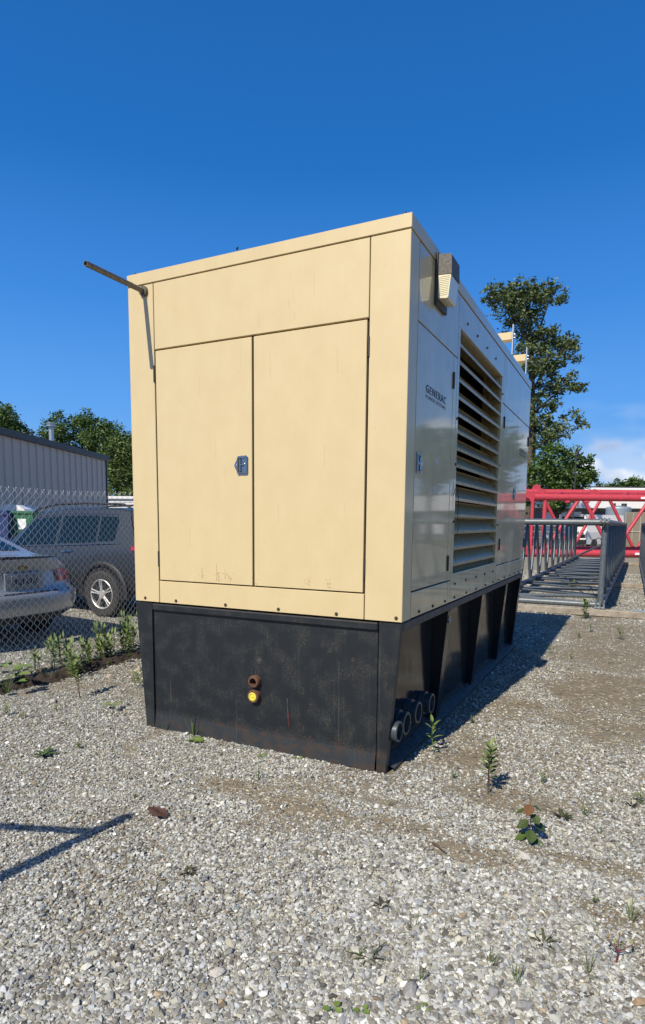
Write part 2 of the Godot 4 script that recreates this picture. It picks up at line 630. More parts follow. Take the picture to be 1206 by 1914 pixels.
func make_materials() -> void:
	var front := mat("sand_paint_front", lin(0.62, 0.505, 0.285), 0.42, 0.0, 0.35, 0.12)
	front.albedo_texture = sand_paint_front()
	front.uv1_scale = Vector3(1.0 / GW, -1.0 / 2.244, 1.0)
	front.uv1_offset = Vector3(1.0, GH / 2.244, 0.0)
	var side := mat("sand_paint", lin(0.62, 0.505, 0.285), 0.42, 0.0, 0.9, 0.05)
	side.albedo_texture = noise_tex(0.012, 4, Color(0.90, 0.89, 0.87), Color(1, 1, 1), 512, 5)
	side.uv1_triplanar = true
	side.uv1_world_triplanar = true
	side.uv1_scale = Vector3(0.6, 0.6, 0.6)
	side.normal_enabled = true
	side.normal_texture = noise_tex(0.006, 2, Color.BLACK, Color.WHITE, 256, 8, true, 2.0)
	side.normal_scale = 0.13
	front.normal_enabled = true
	front.normal_texture = noise_tex(0.004, 2, Color.BLACK, Color.WHITE, 256, 28, true, 2.0)
	front.normal_scale = 0.10
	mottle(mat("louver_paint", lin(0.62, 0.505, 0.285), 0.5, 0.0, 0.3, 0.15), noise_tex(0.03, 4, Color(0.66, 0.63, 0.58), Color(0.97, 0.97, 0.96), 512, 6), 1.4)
	var tank := mat("tank_front_paint", Color.WHITE, 0.50, 0.0)
	tank.albedo_texture = tank_paint()
	tank.uv1_scale = Vector3(1.0 / GW, -1.0 / TH, 1.0)
	tank.uv1_offset = Vector3(1.0, 1.0, 0.0)
	var tk := mat("tank_paint", lin(0.0150, 0.0172, 0.0195), 0.13)
	tk.metallic_specular = 0.36
	tk.normal_enabled = true
	tk.normal_texture = noise_tex(0.01, 3, Color.BLACK, Color.WHITE, 256, 9, true, 2.0)
	tk.normal_scale = 0.15
	tk.uv1_triplanar = true
	mottle(mat("tank_flange", lin(0.10, 0.10, 0.10), 0.55), noise_tex(0.03, 4, Color(0.45, 0.42, 0.40), Color(1, 1, 1), 256, 7), 2.0)
	mat("engine_grey", lin(0.045, 0.043, 0.040), 0.8)
	mat("screw_steel", lin(0.10, 0.08, 0.06), 0.5, 0.6)
	mat("hinge_steel", lin(0.05, 0.045, 0.04), 0.5, 0.3)
	mat("chrome", lin(0.62, 0.64, 0.66), 0.16, 1.0)
	mat("chrome_dull", lin(0.35, 0.36, 0.38), 0.3, 1.0)
	mottle(mat("grey_pipe", lin(0.24, 0.22, 0.19), 0.5, 0.35), noise_tex(0.05, 3, Color(0.6, 0.58, 0.55), Color(1, 1, 1), 256, 12), 3.0)
	mottle(mat("rusty_steel", lin(0.22, 0.11, 0.065), 0.85), noise_tex(0.06, 4, Color(0.5, 0.45, 0.45), Color(1, 1, 1), 256, 14), 6.0)
	mat("yellow_plastic", lin(0.66, 0.58, 0.07), 0.45)
	mat("conduit", lin(0.065, 0.080, 0.092), 0.36, 0.3)
	mat("print_blue", lin(0.012, 0.016, 0.04), 0.5)
	mat("print_grey", lin(0.10, 0.11, 0.13), 0.5)
	mat("sticker", lin(0.45, 0.42, 0.34), 0.4)
	mottle(mat("lamp_housing", lin(0.17, 0.165, 0.155), 0.65, 0.2), noise_tex(0.05, 3, Color(0.7, 0.68, 0.66), Color(1, 1, 1), 256, 15), 4.0)
	mat("lamp_dark", lin(0.035, 0.036, 0.04), 0.5)
	var lens := mat("lamp_lens", lin(0.82, 0.77, 0.56), 0.16, 0.0, 0.6, 0.1)
	lens.backlight_enabled = true
	lens.backlight = Color(0.5, 0.45, 0.3)
	mat("galvanised", lin(0.46, 0.47, 0.48), 0.38, 0.75)
	mat("fence_wire", lin(0.80, 0.81, 0.82), 0.34, 0.6)
	mottle(mat("boom_grey", lin(0.15, 0.18, 0.205), 0.42, 0.1), noise_tex(0.04, 4, Color(0.72, 0.72, 0.72), Color(1, 1, 1), 256, 16), 1.5)
	mottle(mat("boom_red", lin(0.60, 0.06, 0.085), 0.5), noise_tex(0.03, 4, Color(0.80, 0.80, 0.82), Color(1, 1, 1), 256, 17), 0.8)
	mottle(mat("timber", lin(0.40, 0.36, 0.30), 0.85), noise_tex(0.02, 4, Color(0.75, 0.73, 0.70), Color(1, 1, 1), 256, 18), 1.0)
	mat("white_panel", lin(0.74, 0.75, 0.76), 0.5)
	mat("grey_cladding", lin(0.50, 0.43, 0.37), 0.55)
	mat("cladding_trim", lin(0.035, 0.037, 0.042), 0.5)
	mat("dark_wall", lin(0.13, 0.14, 0.15), 0.7)
	mat("container_tan", lin(0.20, 0.18, 0.145), 0.6)
	mat("container_rib", lin(0.40, 0.37, 0.31), 0.6)
	mat("tank_blue_grey", lin(0.26, 0.32, 0.38), 0.45, 0.2)
	mat("bin_green", lin(0.02, 0.12, 0.05), 0.5)
	mat("bin_blue", lin(0.012, 0.03, 0.12), 0.5)
	mat("toilet_blue", lin(0.03, 0.12, 0.26), 0.5)
	mat("white_plastic", lin(0.8, 0.8, 0.8), 0.45)
	mat("silver_paint", lin(0.34, 0.36, 0.385), 0.35, 0.45, 0.8, 0.05)
	mat("graphite_paint", lin(0.026, 0.031, 0.040), 0.40, 0.1, 0.4, 0.06)
	mat("black_plastic", lin(0.018, 0.018, 0.02), 0.6)
	mat("car_glass", lin(0.005, 0.012, 0.014), 0.05)
	mat("alloy", lin(0.58, 0.58, 0.58), 0.38, 0.45)
	mat("tail_red", lin(0.42, 0.012, 0.02), 0.15, 0.0, 1.0, 0.05)
	mat("tail_clear", lin(0.6, 0.5, 0.5), 0.15, 0.0, 1.0, 0.05)
	mat("tyre", lin(0.035, 0.034, 0.033), 0.85)
	mat("plate_grey", lin(0.24, 0.25, 0.25), 0.5)
	mat("emblem_gold", lin(0.45, 0.30, 0.06), 0.35, 0.6)
	mottle(mat("bark", lin(0.16, 0.13, 0.10), 0.9), noise_tex(0.05, 4, Color(0.5, 0.5, 0.5), Color(1, 1, 1), 256, 20), 1.0)
	for k in [["leaf_mid", 0.5], ["leaf_weed", 0.45]]:
		var lf := mat(k[0], Color.WHITE, 0.55)
		lf.vertex_color_use_as_albedo = true
		lf.backlight_enabled = true
		lf.backlight = Color(k[1], k[1], k[1] * 0.6)
	mat("stem_green", lin(0.10, 0.16, 0.045), 0.6)
	mat("stem_red", lin(0.15, 0.022, 0.035), 0.6)
	mat("stem_brown", lin(0.10, 0.06, 0.04), 0.7)
	mat("leaf_brown", lin(0.075, 0.035, 0.025), 0.7)
	mottle(mat("soil", lin(0.075, 0.055, 0.04), 0.95), noise_tex(0.08, 4, Color(0.4, 0.4, 0.4), Color(1, 1, 1), 512, 22), 3.0)
	var stone := mat("stone", Color.WHITE, 0.85)
	stone.vertex_color_use_as_albedo = true
	var rock := mat("rock", lin(0.55, 0.53, 0.49), 0.85)
	mottle(rock, noise_tex(0.05, 4, Color(0.7, 0.69, 0.67), Color(1, 1, 1), 256, 23), 9.0)
	var ground := mat("ground", Color.WHITE, 0.95)
	var tile := gravel_tile(1024, 4.0)
	ground.albedo_texture = tile[0]
	ground.uv1_scale = Vector3(0.25, 0.25, 0.25)
	ground.heightmap_enabled = true
	ground.heightmap_texture = tile[1]
	ground.heightmap_scale = 1.2
	ground.vertex_color_use_as_albedo = true


# ---------------------------------------------------------------- the yard

func rise(x: float, z: float) -> float:   # the gentle unevenness of the yard
	return 0.010 * bumps.get_noise_2d(x, z) + 0.006 * bumps.get_noise_2d(x * 3.1 + 40.0, z * 3.1)


func bare(x: float, z: float) -> float:   # 1 where the ground is bare dirt, 0 where crushed stone covers it
	var b := 0.0
	for p in [[-0.35, 0.62, 0.62, 0.13], [0.25, 0.55, 0.35, 0.10], [0.62, 0.66, 0.34, 0.11], [1.0, 0.52, 0.35, 0.08], [1.25, 0.85, 0.3, 0.10], [1.35, -2.6, 0.75, 1.2], [1.1, -1.6, 0.5, 0.5], [1.3, -4.6, 1.0, 1.6], [0.75, -5.4, 0.35, 1.2], [0.6, 0.0, 0.4, 0.16],
			[0.9, -6.6, 1.6, 0.6], [0.0, 0.35, 0.3, 0.06], [2.3, -1.0, 0.8, 1.6], [-0.75, 0.55, 0.25, 0.07]]:
		var d := Vector2((x - p[0]) / p[2], (z - p[1]) / p[3]).length() + 0.55 * patches.get_noise_2d(x * 3.0, z * 3.0)
		b = maxf(b, smoothstep(1.15, 0.55, d))
	b = maxf(b, smoothstep(0.30, 0.52, patches.get_noise_2d(x * 1.3 + 9.0, z * 1.3)) * 0.7)
	return b


func thin(x: float, z: float) -> float:   # how thinly the stones lie right of the generator, where the dirt shows between them
	var worn := 0.62 * smoothstep(0.05, 0.42, patches.get_noise_2d(x * 0.9 + 30.0, z * 0.9))
	return worn + 0.50 * smoothstep(-0.1, 0.5, x) * smoothstep(0.75, -0.1, z) * clampf(0.8 + 0.8 * patches.get_noise_2d(x * 2.2, z * 2.2 + 70.0), 0.0, 1.3)


func make_ground() -> void:
	var s := Shape.new()
	s.tinted = true
	var xs := []
	var zs := []
	var x := -9.0
	while x < 6.01:
		xs.append(x)
		x += 0.10 if x > -4.6 and x < 2.4 else 0.3
	var z := -14.0
	while z < 4.51:
		zs.append(z)
		z += 0.10 if z > -4.0 and z < 3.0 else 0.3
	for k in [[xs, [-420.0, -160.0, -60.0, -25.0, -14.0], [10.0, 20.0, 50.0, 160.0, 420.0]], [zs, [-420.0, -160.0, -70.0, -35.0, -20.0], [8.0, 20.0, 60.0, 200.0]]]:
		for q in range(k[1].size() - 1, -1, -1):
			k[0].push_front(k[1][q])
		k[0].append_array(k[2])
	var rows := []
	for zz in range(zs.size() - 1, -1, -1):
		var row := []
		for xx in xs:
			var far: bool = absf(xx) > 9.0 or zs[zz] < -14.0
			row.append(Vector3(xx, 0.0 if far else rise(xx, zs[zz]), zs[zz]))
		rows.append(row)
	s.grid(rows)
	var stone := Color(0.97, 0.97, 0.96)
	var dirt := Color(0.83, 0.765, 0.66)
	for k in s.v.size():
		var p := s.v[k]
		var far := absf(p.x) > 9.0 or p.z < -14.0
		s.c[k] = stone if far else stone.lerp(dirt, maxf(bare(p.x, p.z), thin(p.x, p.z)))
		if p.z < -31.0 and p.z > -60.0 and p.x < 30.0:
			s.c[k] = Color(1.0, 0.98, 0.88)
	structure("ground", s, M.ground, "gravel yard of crushed pale stone with bare dirt patches")


func stone_mesh(sd: int, fine := false) -> ArrayMesh:   # an angular crushed stone about 2 units long
	var r := RandomNumberGenerator.new()
	r.seed = sd
	var t := (1.0 + sqrt(5.0)) / 2.0
	var p := []
	for q in [[-1, t, 0], [1, t, 0], [-1, -t, 0], [1, -t, 0], [0, -1, t], [0, 1, t], [0, -1, -t], [0, 1, -t], [t, 0, -1], [t, 0, 1], [-t, 0, -1], [-t, 0, 1]]:
		var d := Vector3(q[0], q[1], q[2]).normalized()
		d = d + Vector3(r.randf_range(-0.42, 0.42), r.randf_range(-0.36, 0.36), r.randf_range(-0.42, 0.42))
		p.append(Vector3(d.x, d.y * r.randf_range(0.5, 0.72), d.z * 0.8))
	var s := Shape.new()
	for f in [[0, 11, 5], [0, 5, 1], [0, 1, 7], [0, 7, 10], [0, 10, 11], [1, 5, 9], [5, 11, 4], [11, 10, 2], [10, 7, 6], [7, 1, 8], [3, 9, 4], [3, 4, 2], [3, 2, 6], [3, 6, 8], [3, 8, 9], [4, 9, 5], [2, 4, 11], [6, 2, 10], [8, 6, 7], [9, 8, 1]]:
		var a: Vector3 = p[f[0]]
		var b: Vector3 = p[f[1]]
		var c: Vector3 = p[f[2]]
		if not fine:
			s.tri(a, b, c)
			continue
		# worn edges: each face keeps a smaller flat facet, its rim falls to the rounded edge
		var n := 3
		var at := func(i: int, j: int) -> Vector3:
			var q := (a * (n - i - j) + b * i + c * j) / n
			var w := Vector3(snappedf(q.x, 0.001), snappedf(q.y, 0.001), snappedf(q.z, 0.001))
			return q * lerpf(1.0, 0.86 / maxf(q.length(), 0.3), 0.22) * (1.0 + 0.06 * bumps.get_noise_3d(w.x * 4.0 + sd, w.y * 4.0, w.z * 4.0))
		for i in n:
			for j in n - i:
				s.tri(at.call(i, j), at.call(i + 1, j), at.call(i, j + 1))
				if i + j < n - 1:
					s.tri(at.call(i + 1, j), at.call(i + 1, j + 1), at.call(i, j + 1))
	return s.build()


func make_gravel() -> void:
	var r := RandomNumberGenerator.new()
	r.seed = 99
	var root := Node3D.new()
	root.name = "gravel"
	add_child(root)
	tag(root, "loose crushed stone gravel covering the yard in front of the generator", "", "", "stuff")
	var kinds := 8
	var buf := []
	for k in kinds:
		buf.append(PackedFloat32Array())
	var yaw := 0.4627
	var ahead := Vector2(-sin(yaw), -cos(yaw))
	var tries := 1150000
	for q in tries:
		# rings round the place the photograph was taken from, so that the near stones are the densest
		var d := 1.7 + 20.0 * pow(r.randf(), 2.15)
		var a := r.randf_range(-0.74, 1.02)
		var dir := ahead.rotated(a)
		var x := EYE.x + dir.x * d
		var z := EYE.z + dir.y * d
		if x > -2.02 and x < -0.03 and z < 0.0 and z > -4.4:
			continue
		if x < -4.1 and d > 13.0:
			continue
		var b := bare(x, z)
		if r.randf() < maxf(b * 0.82, thin(x, z)):
			continue
		# keep the share that gives an even cover: fewer where the rings crowd
		var grow := 1.0 + 0.055 * maxf(0.0, d - 3.0)
		var pick := r.randf()
		var size := r.randf_range(0.0038, 0.0066) if pick < 0.68 else r.randf_range(0.0066, 0.0105) if pick < 0.97 else r.randf_range(0.0105, 0.0165)
		size *= grow
		if x > -1.0 and z > 0.4 and r.randf() < 0.30:
			size *= r.randf_range(1.0, 1.25)
		if x < -0.9 and z > -0.8:
			size *= 0.88
		if b > 0.3:
			size *= 0.7
		var c := stone_colour(r)
		var e := Basis.from_euler(Vector3(r.randf_range(-0.5, 0.5), r.randf() * TAU, r.randf_range(-0.5, 0.5)))
		var sc := Vector3(size * r.randf_range(0.8, 1.25), size * r.randf_range(0.7, 1.1), size * r.randf_range(0.7, 1.1))
		e = Basis(e.x * sc.x, e.y * sc.y, e.z * sc.z)
		var y := rise(x, z) + size * r.randf_range(0.0, 0.65)
		var k := r.randi() % kinds
		var pb: PackedFloat32Array = buf[k]
		pb.append_array(PackedFloat32Array([e.x.x, e.y.x, e.z.x, x, e.x.y, e.y.y, e.z.y, y, e.x.z, e.y.z, e.z.z, z, c.r, c.g, c.b, 1.0]))
		buf[k] = pb
	for k in kinds:
		var mm := MultiMesh.new()
		mm.transform_format = MultiMesh.TRANSFORM_3D
		mm.use_colors = true
		mm.mesh = stone_mesh(300 + k)
		mm.instance_count = buf[k].size() / 16
		mm.buffer = buf[k]
		var o := MultiMeshInstance3D.new()
		o.name = "loose_stones"
		o.multimesh = mm
		o.material_override = M.stone
		o.set_meta("kind", "stuff")
		root.add_child(o, true)


# ---------------------------------------------------------------- fence and gate

const FX := -4.05       # the fence stands along this line

func mesh_panel(from: Vector3, along: Vector3, length: float, high: float) -> Shape:
	# woven wires: each runs down in a zigzag and hooks round its neighbours
	var s := Shape.new()
	var pitch := 0.039
	var n := int(length / pitch)
	var across := along.cross(Vector3.UP).normalized()
	var steps := int(high / pitch)
	for k in n:
		var pts := []
		var rad := []
		for q in steps + 1:
			var left := (q + k) % 2 == 0
			var u := (k + (0.0 if left else 1.0)) * pitch + (0.002 if left else -0.002)
			var out := 0.0032 if left else -0.0032
			var sag := 0.012 * sin(u * 1.7) + 0.006 * sin(u * 4.1)
			var y := high - q * pitch + sag
			var p := from + along * u + Vector3.UP * y + across * (out + 0.03 * sin(u * 0.9 + y * 1.2))
			pts.append(p)
			rad.append(0.0023)
		# the knuckle at the top
		var top: Vector3 = pts[0]
		pts.push_front(top + along * (0.012 if k % 2 == 0 else -0.012) + Vector3.UP * 0.028)
		rad.push_front(0.0023)
		s.path(pts, rad, 4, false)
	return s


func fence_post(at: Vector3, high: float, r: float) -> Shape:
	var s := Shape.new()
	s.tube(at, at + Vector3.UP * high, r, 14)
	s.lathe(at + Vector3.UP * high, Vector3.UP, [[r * 1.18, -0.03], [r * 1.18, 0.0], [r * 0.8, 0.025], [0.0, 0.035]], 14)
	return s


func make_fence() -> void:
	var t := thing("chain_link_fence", "galvanised chain link fence without a top rail between the gravel yard and the parked cars", "fence", Vector3(FX, 0, 0))
	var m := put("wire_mesh", mesh_panel(Vector3(0, 0.02, -7.0), Vector3(0, 0, 1), 9.6, 1.77), M.fence_wire, t)
	m.set_meta("kind", "stuff")
	for z in [-5.6, -2.55, 0.75]:
		put("post", fence_post(Vector3(-0.05, 0, z), 1.8, 0.024), M.galvanised, t)
	var w := Shape.new()
	var pts := []
	var rad := []
	for k in 60:
		var z := -7.0 + k * 9.6 / 59.0
		pts.append(Vector3(0.03 * sin(z * 0.9) - 0.004, 1.715 + 0.014 * sin(z * 1.7 + 0.6) + 0.006 * sin(z * 5.0), z))
		rad.append(0.0024)
	w.path(pts, rad, 5, false)
	put("tension_wire", w, M.galvanised, t)


func make_gate() -> void:
	# stands left of the frame: its post and rail throw the forked shadow on the gravel at the lower left
	var t := thing("gate_frame", "pipe gate frame left of the view that throws the forked shadow on the gravel", "gate", Vector3.ZERO)
	var a := Vector3(-1.245, 0, 2.97)
	var b := Vector3(-3.9, 0, 4.07)
	put("post", fence_post(a, 1.80, 0.036), M.galvanised, t)
	put("post", fence_post(b, 1.80, 0.036), M.galvanised, t)
	var s := Shape.new()
	s.tube(a + Vector3.UP * 1.63, b + Vector3.UP * 1.70, 0.025, 12)
	put("top_rail", s, M.galvanised, t)
	var s2 := Shape.new()
	s2.tube(a + Vector3.UP * 0.12, b + Vector3.UP * 0.12, 0.025, 12)
	put("bottom_rail", s2, M.galvanised, t)


# ---------------------------------------------------------------- what stands far behind

func make_backdrop() -> void:
	# grey metal building behind the parked cars
	var a := Vector3(-28.5, 0, -25.6)
	var dir := Vector3(2.57, 0, 6.05).normalized()
	var nor := Vector3(dir.z, 0, -dir.x)
	var t := thing("metal_building", "low grey building clad in ribbed metal sheets behind the parked cars", "building", a)
	var s := Shape.new()
	var len := 15.4
	var hi := 5.32
	var back := -nor * 8.0
	var rows := []
	var prof := []
	var u := 0.0
	while u < len:
		for q in [[0.0, 0.0], [0.56, 0.0], [0.59, 0.06], [0.67, 0.06], [0.70, 0.0]]:
			prof.append(dir * (u + q[0]) + nor * q[1])
		u += 0.70
	for k in prof.size() - 1:
		s.quad_out(prof[k], prof[k + 1], prof[k + 1] + Vector3.UP * hi, prof[k] + Vector3.UP * hi, nor)
	put("ribbed_wall", s, M.grey_cladding, t)
	s = Shape.new()
	s.quad_out(Vector3.ZERO, back, back + Vector3.UP * hi, Vector3.UP * hi, -dir)
	s.quad_out(back, back + dir * len, back + dir * len + Vector3.UP * hi, back + Vector3.UP * hi, -nor)
	put("end_wall", s, M.grey_cladding, t)
	s = Shape.new()
	var bs := Basis(dir, Vector3.UP, nor)
	s.box(dir * (len * 0.5 - 0.05) + Vector3.UP * (hi + 0.08) + nor * 0.07, Vector3(len + 0.3, 0.32, 0.2), 0.02, bs)
	s.box(dir * (len * 0.5) + Vector3.UP * (hi + 0.14) + back * 0.5, Vector3(len, 0.06, 8.0), 0.0, bs)
	put("roof", s, M.cladding_trim, t)
	s = Shape.new()
	s.box(nor * 0.03 + dir * 0.03 + Vector3.UP * hi * 0.5, Vector3(0.10, hi, 0.08), 0.0, bs)
	put("corner_trim", s, M.cladding_trim, t)
	s = Shape.new()
	var vp := dir * 5.2 - nor * 0.8
	s.tube(vp + Vector3.UP * 5.4, vp + Vector3.UP * 6.55, 0.13, 14)
	s.lathe(vp + Vector3.UP * 6.55, Vector3.UP, [[0.13, -0.02], [0.27, -0.01], [0.27, 0.05], [0.19, 0.06], [0.19, 0.12], [0.25, 0.13], [0.25, 0.17], [0.0, 0.22]], 16)
	put("vent_pipe", s, M.galvanised, t)

	# pale low building further back
	t = thing("low_white_building", "low pale flat roofed building far behind the fence under the trees", "building", Vector3(-31.5, 0, -31.2))
	s = Shape.new()
	var b2 := Basis(Vector3.UP, 0.46)
	s.box(Vector3(0, 1.55, -3), Vector3(11, 3.1, 6), 0.0, b2)
	put("wall", s, M.white_panel, t)
	s = Shape.new()
	s.box(Vector3(0, 3.2, -3), Vector3(11.3, 0.2, 6.3), 0.03, b2)
	put("roof_edge", s, M.white_plastic, t)

	# portable toilet, green bin, blue bin in front of the grey building
	t = thing("portable_toilet", "blue portable toilet with a domed white roof behind the green bin", "portable toilet", Vector3(-22.3, 0, -14.5), 0.46)
	s = Shape.new()
	s.box(Vector3(0, 0.95, 0), Vector3(1.06, 1.90, 1.06), 0.04)
	for k in 5:
		s.box(Vector3(-0.44 + k * 0.22, 0.95, 0.535), Vector3(0.05, 1.7, 0.02), 0.005)
	put("cabin", s, M.toilet_blue, t)
	s = Shape.new()
	s.prism(PackedVector2Array([Vector2(-0.58, 1.90), Vector2(0.58, 1.90), Vector2(0.52, 1.98), Vector2(0.25, 2.14), Vector2(-0.25, 2.16), Vector2(-0.52, 2.0)]), Transform3D.IDENTITY, -0.57, 0.57)
	put("roof", s, M.white_plastic, t)
	t = thing("green_bin", "green metal waste bin with a white notice left of the dark car", "waste bin", Vector3(-20.45, 0, -13.35), 0.46)
	s = Shape.new()
	s.prism(PackedVector2Array([Vector2(-0.52, 0.12), Vector2(0.52, 0.12), Vector2(0.60, 1.74), Vector2(-0.60, 1.74)]), Transform3D.IDENTITY, -0.5, 0.5)
	put("body", s, M.bin_green, t)
	s = Shape.new()
	s.box(Vector3(0, 1.80, 0), Vector3(1.26, 0.12, 1.10), 0.03)
	put("rim", s, M.bin_green, t)
	s = Shape.new()
	s.box(Vector3(0.16, 1.36, 0.503), Vector3(0.32, 0.40, 0.006))
	put("notice", s, M.white_plastic, t)
	for x in [-0.45, 0.45]:
		for z in [-0.4, 0.4]:
			s = Shape.new()
			s.lathe(Vector3(x - 0.02, 0.07, z), Vector3.RIGHT, [[0.0, 0.0], [0.065, 0.0], [0.065, 0.04], [0.0, 0.04]], 12)
			put("castor", s, M.black_plastic, t)
	t = thing("blue_bin", "dark blue plastic bin at the left edge beside the green bin", "waste bin", Vector3(-20.95, 0, -12.65), 0.46)
	s = Shape.new()
	s.prism(PackedVector2Array([Vector2(-0.45, 0.05), Vector2(0.45, 0.05), Vector2(0.58, 1.70), Vector2(-0.58, 1.70)]), Transform3D.IDENTITY, -0.45, 0.45)
	put("body", s, M.bin_blue, t)
	s = Shape.new()
	s.prism(PackedVector2Array([Vector2(-0.61, 1.70), Vector2(0.61, 1.70), Vector2(0.52, 1.86), Vector2(-0.52, 1.86)]), Transform3D.IDENTITY, -0.5, 0.5)
	put("lid", s, M.bin_blue, t)

	# the long white building behind the red boom
	var r := Vector3(0.894, 0, -0.447)
	var back2 := Vector3(-0.447, 0, -0.894)
	var b3 := Basis(r, Vector3.UP, -back2)
	t = thing("long_white_building", "long building with a deep white roof band and grey wall behind the red boom", "building", Vector3(-6.2, 0, -52.5))
	s = Shape.new()
	s.box(r * 30.0 + Vector3.UP * 1.5 + back2 * 7.0, Vector3(70, 3.0, 13), 0.0, b3)
	put("wall", s, M.dark_wall, t)
	s = Shape.new()
	s.box(r * 30.0 + Vector3.UP * 3.85 + back2 * 6.7, Vector3(71, 1.75, 14), 0.04, b3)
	put("roof_band", s, M.white_panel, t)
	s = Shape.new()
	s.box(r * 34.0 + Vector3.UP * 4.79 + back2 * 6.5, Vector3(63, 0.12, 13), 0.0, b3)
	put("roof_edge", s, M.cladding_trim, t)
	for k in 14:
		s = Shape.new()
		s.box(r * (-2.0 + k * 4.4) + Vector3.UP * 1.55 + back2 * 0.49, Vector3(3.2, 2.3, 0.1), 0.02, b3)
		put("door" if k % 3 else "window", s, M.white_panel if k % 3 == 1 else M.car_glass, t)

	# things in front of it
	t = thing("ribbed_container", "brown grey ribbed container behind the red boom at the right", "container", Vector3(1.55, 0, -42.6), -0.4636)
	s = Shape.new()
	s.box(Vector3(1.6, 1.23, -1.2), Vector3(5.2, 2.4, 2.4), 0.03)
	put("box", s, M.container_tan, t)
	for k in 11:
		s = Shape.new()
		s.box(Vector3(-0.9 + k * 0.5, 1.23, 0.012), Vector3(0.035, 2.3, 0.05), 0.004)
		put("rib", s, M.container_rib, t)
	s = Shape.new()
	s.box(Vector3(1.6, 1.13, 0.02), Vector3(5.2, 0.05, 0.06), 0.004)
	put("rail", s, M.container_rib, t)
	t = thing("round_tank", "upright blue grey cylindrical tank beside the ribbed container", "tank", Vector3(0.2, 0, -46.2))
	s = Shape.new()
	s.lathe(Vector3.ZERO, Vector3.UP, [[0.85, 0.0], [0.85, 2.75], [0.8, 2.84], [0.3, 2.95], [0.0, 2.96]], 28)
	put("shell", s, M.tank_blue_grey, t)
	s = Shape.new()
	s.tube(Vector3(-0.3, 2.9, 0.3), Vector3(-0.3, 3.12, 0.3), 0.12, 12)
	put("fitting", s, M.cladding_trim, t)
	s = Shape.new()
	s.tube(Vector3(0.35, 2.9, 0.2), Vector3(0.35, 3.1, 0.2), 0.18, 12)
	put("fitting", s, M.cladding_trim, t)
	# white van seen through the red lattice
	t = thing("white_van", "white van with dark windscreen seen through the red lattice boom", "van", Vector3(-2.2, 0, -38.6), -0.4636)
	s = Shape.new()
	s.prism(PackedVector2Array([Vector2(-0.95, 0.35), Vector2(0.95, 0.35), Vector2(1.0, 1.1), Vector2(0.95, 1.45), Vector2(0.82, 2.2), Vector2(-0.82, 2.2), Vector2(-0.95, 1.45), Vector2(-1.0, 1.1)]), Transform3D.IDENTITY, -4.6, 0.0)
	put("body", s, M.white_plastic, t)
	s = Shape.new()
	s.prism(PackedVector2Array([Vector2(-0.84, 1.45), Vector2(0.84, 1.45), Vector2(0.74, 2.05), Vector2(-0.74, 2.05)]), Transform3D.IDENTITY, 0.0, 0.02)
	put("windscreen", s, M.car_glass, t)
	for sx in [-1.0, 1.0]:
		s = Shape.new()
		s.box(Vector3(0.72 * sx, 0.85, 0.01), Vector3(0.35, 0.22, 0.05), 0.02)
		put("headlight", s, M.chrome, t)
	s = Shape.new()
	s.box(Vector3(0, 0.5, 0.02), Vector3(1.9, 0.28, 0.10), 0.03)
	put("bumper", s, M.black_plastic, t)
	for q in [[-0.9, -0.9], [0.9, -0.9], [-0.9, -3.7], [0.9, -3.7]]:
		s = Shape.new()
		s.lathe(Vector3(q[0] - 0.1, 0.34, q[1]), Vector3.RIGHT, [[0.0, 0.0], [0.34, 0.0], [0.34, 0.2], [0.0, 0.2]], 18)
		put("tyre", s, M.tyre, t)
	# stacked pale pipes left of the van
	t = thing("pipe_rack", "rack of pale grey pipes and rails behind the left end of the red boom", "rack", Vector3(-6.2, 0, -37.2), -0.4636)
	for k in 5:
		s = Shape.new()
		s.tube(Vector3(0.15 + k * 0.95, 0.0, 0), Vector3(0.15 + k * 0.95, 2.15, 0), 0.035, 8)
		put("upright", s, M.galvanised, t)
	for k in 4:
		s = Shape.new()
		s.tube(Vector3(-0.3, 0.75 + 0.36 * k, 0.04), Vector3(4.4, 0.75 + 0.36 * k, 0.04), 0.05, 10)
		put("pipe", s, M.galvanised, t)
	t = thing("steel_mast", "thin dark steel mast with a forked top in front of the dark tree", "mast", Vector3(-1.80, 0, -33.6))
	s = Shape.new()
	s.path([Vector3.ZERO, Vector3(0, 3.0, 0), Vector3(-0.02, 5.35, 0)], [0.045, 0.04, 0.035], 8)
	put("pole", s, M.lamp_dark, t)
	s = Shape.new()
	s.box(Vector3(-0.02, 5.42, 0), Vector3(0.14, 0.22, 0.10), 0.02)
	s.path([Vector3(-0.05, 5.5, 0), Vector3(0.0, 5.68, 0.05), Vector3(0.16, 5.82, 0.1)], [0.035, 0.035, 0.03], 8)
	s.path([Vector3(0.02, 5.5, 0), Vector3(0.14, 5.6, 0.0), Vector3(0.26, 5.78, 0.02)], [0.035, 0.035, 0.03], 8)
	put("fork", s, M.lamp_dark, t)
	# grass verge in front of the white building
	var gs := Shape.new()
	gs.tinted = true
	var gr := RandomNumberGenerator.new()
	gr.seed = 31
	for k in 9000:
		var p := Vector3(-6.5, 0, -33.0) + r * gr.randf_range(-1.0, 26.0) + back2 * gr.randf_range(-1.2, 8.0)
		if patches.get_noise_2d(p.x * 0.8, p.z * 0.8) < -0.08:
			continue
		var hgt := gr.randf_range(0.08, 0.32)
		var w := Vector3(gr.randf_range(-1, 1), 0, gr.randf_range(-1, 1)).normalized() * 0.035
		gs.col = Color(0.10, 0.14, 0.03).lerp(Color(0.22, 0.21, 0.08), gr.randf())
		gs.tri(p - w, p + w, p + Vector3(gr.randf_range(-0.08, 0.08), hgt, gr.randf_range(-0.08, 0.08)))
	var go := put("grass", gs, M.leaf_weed)
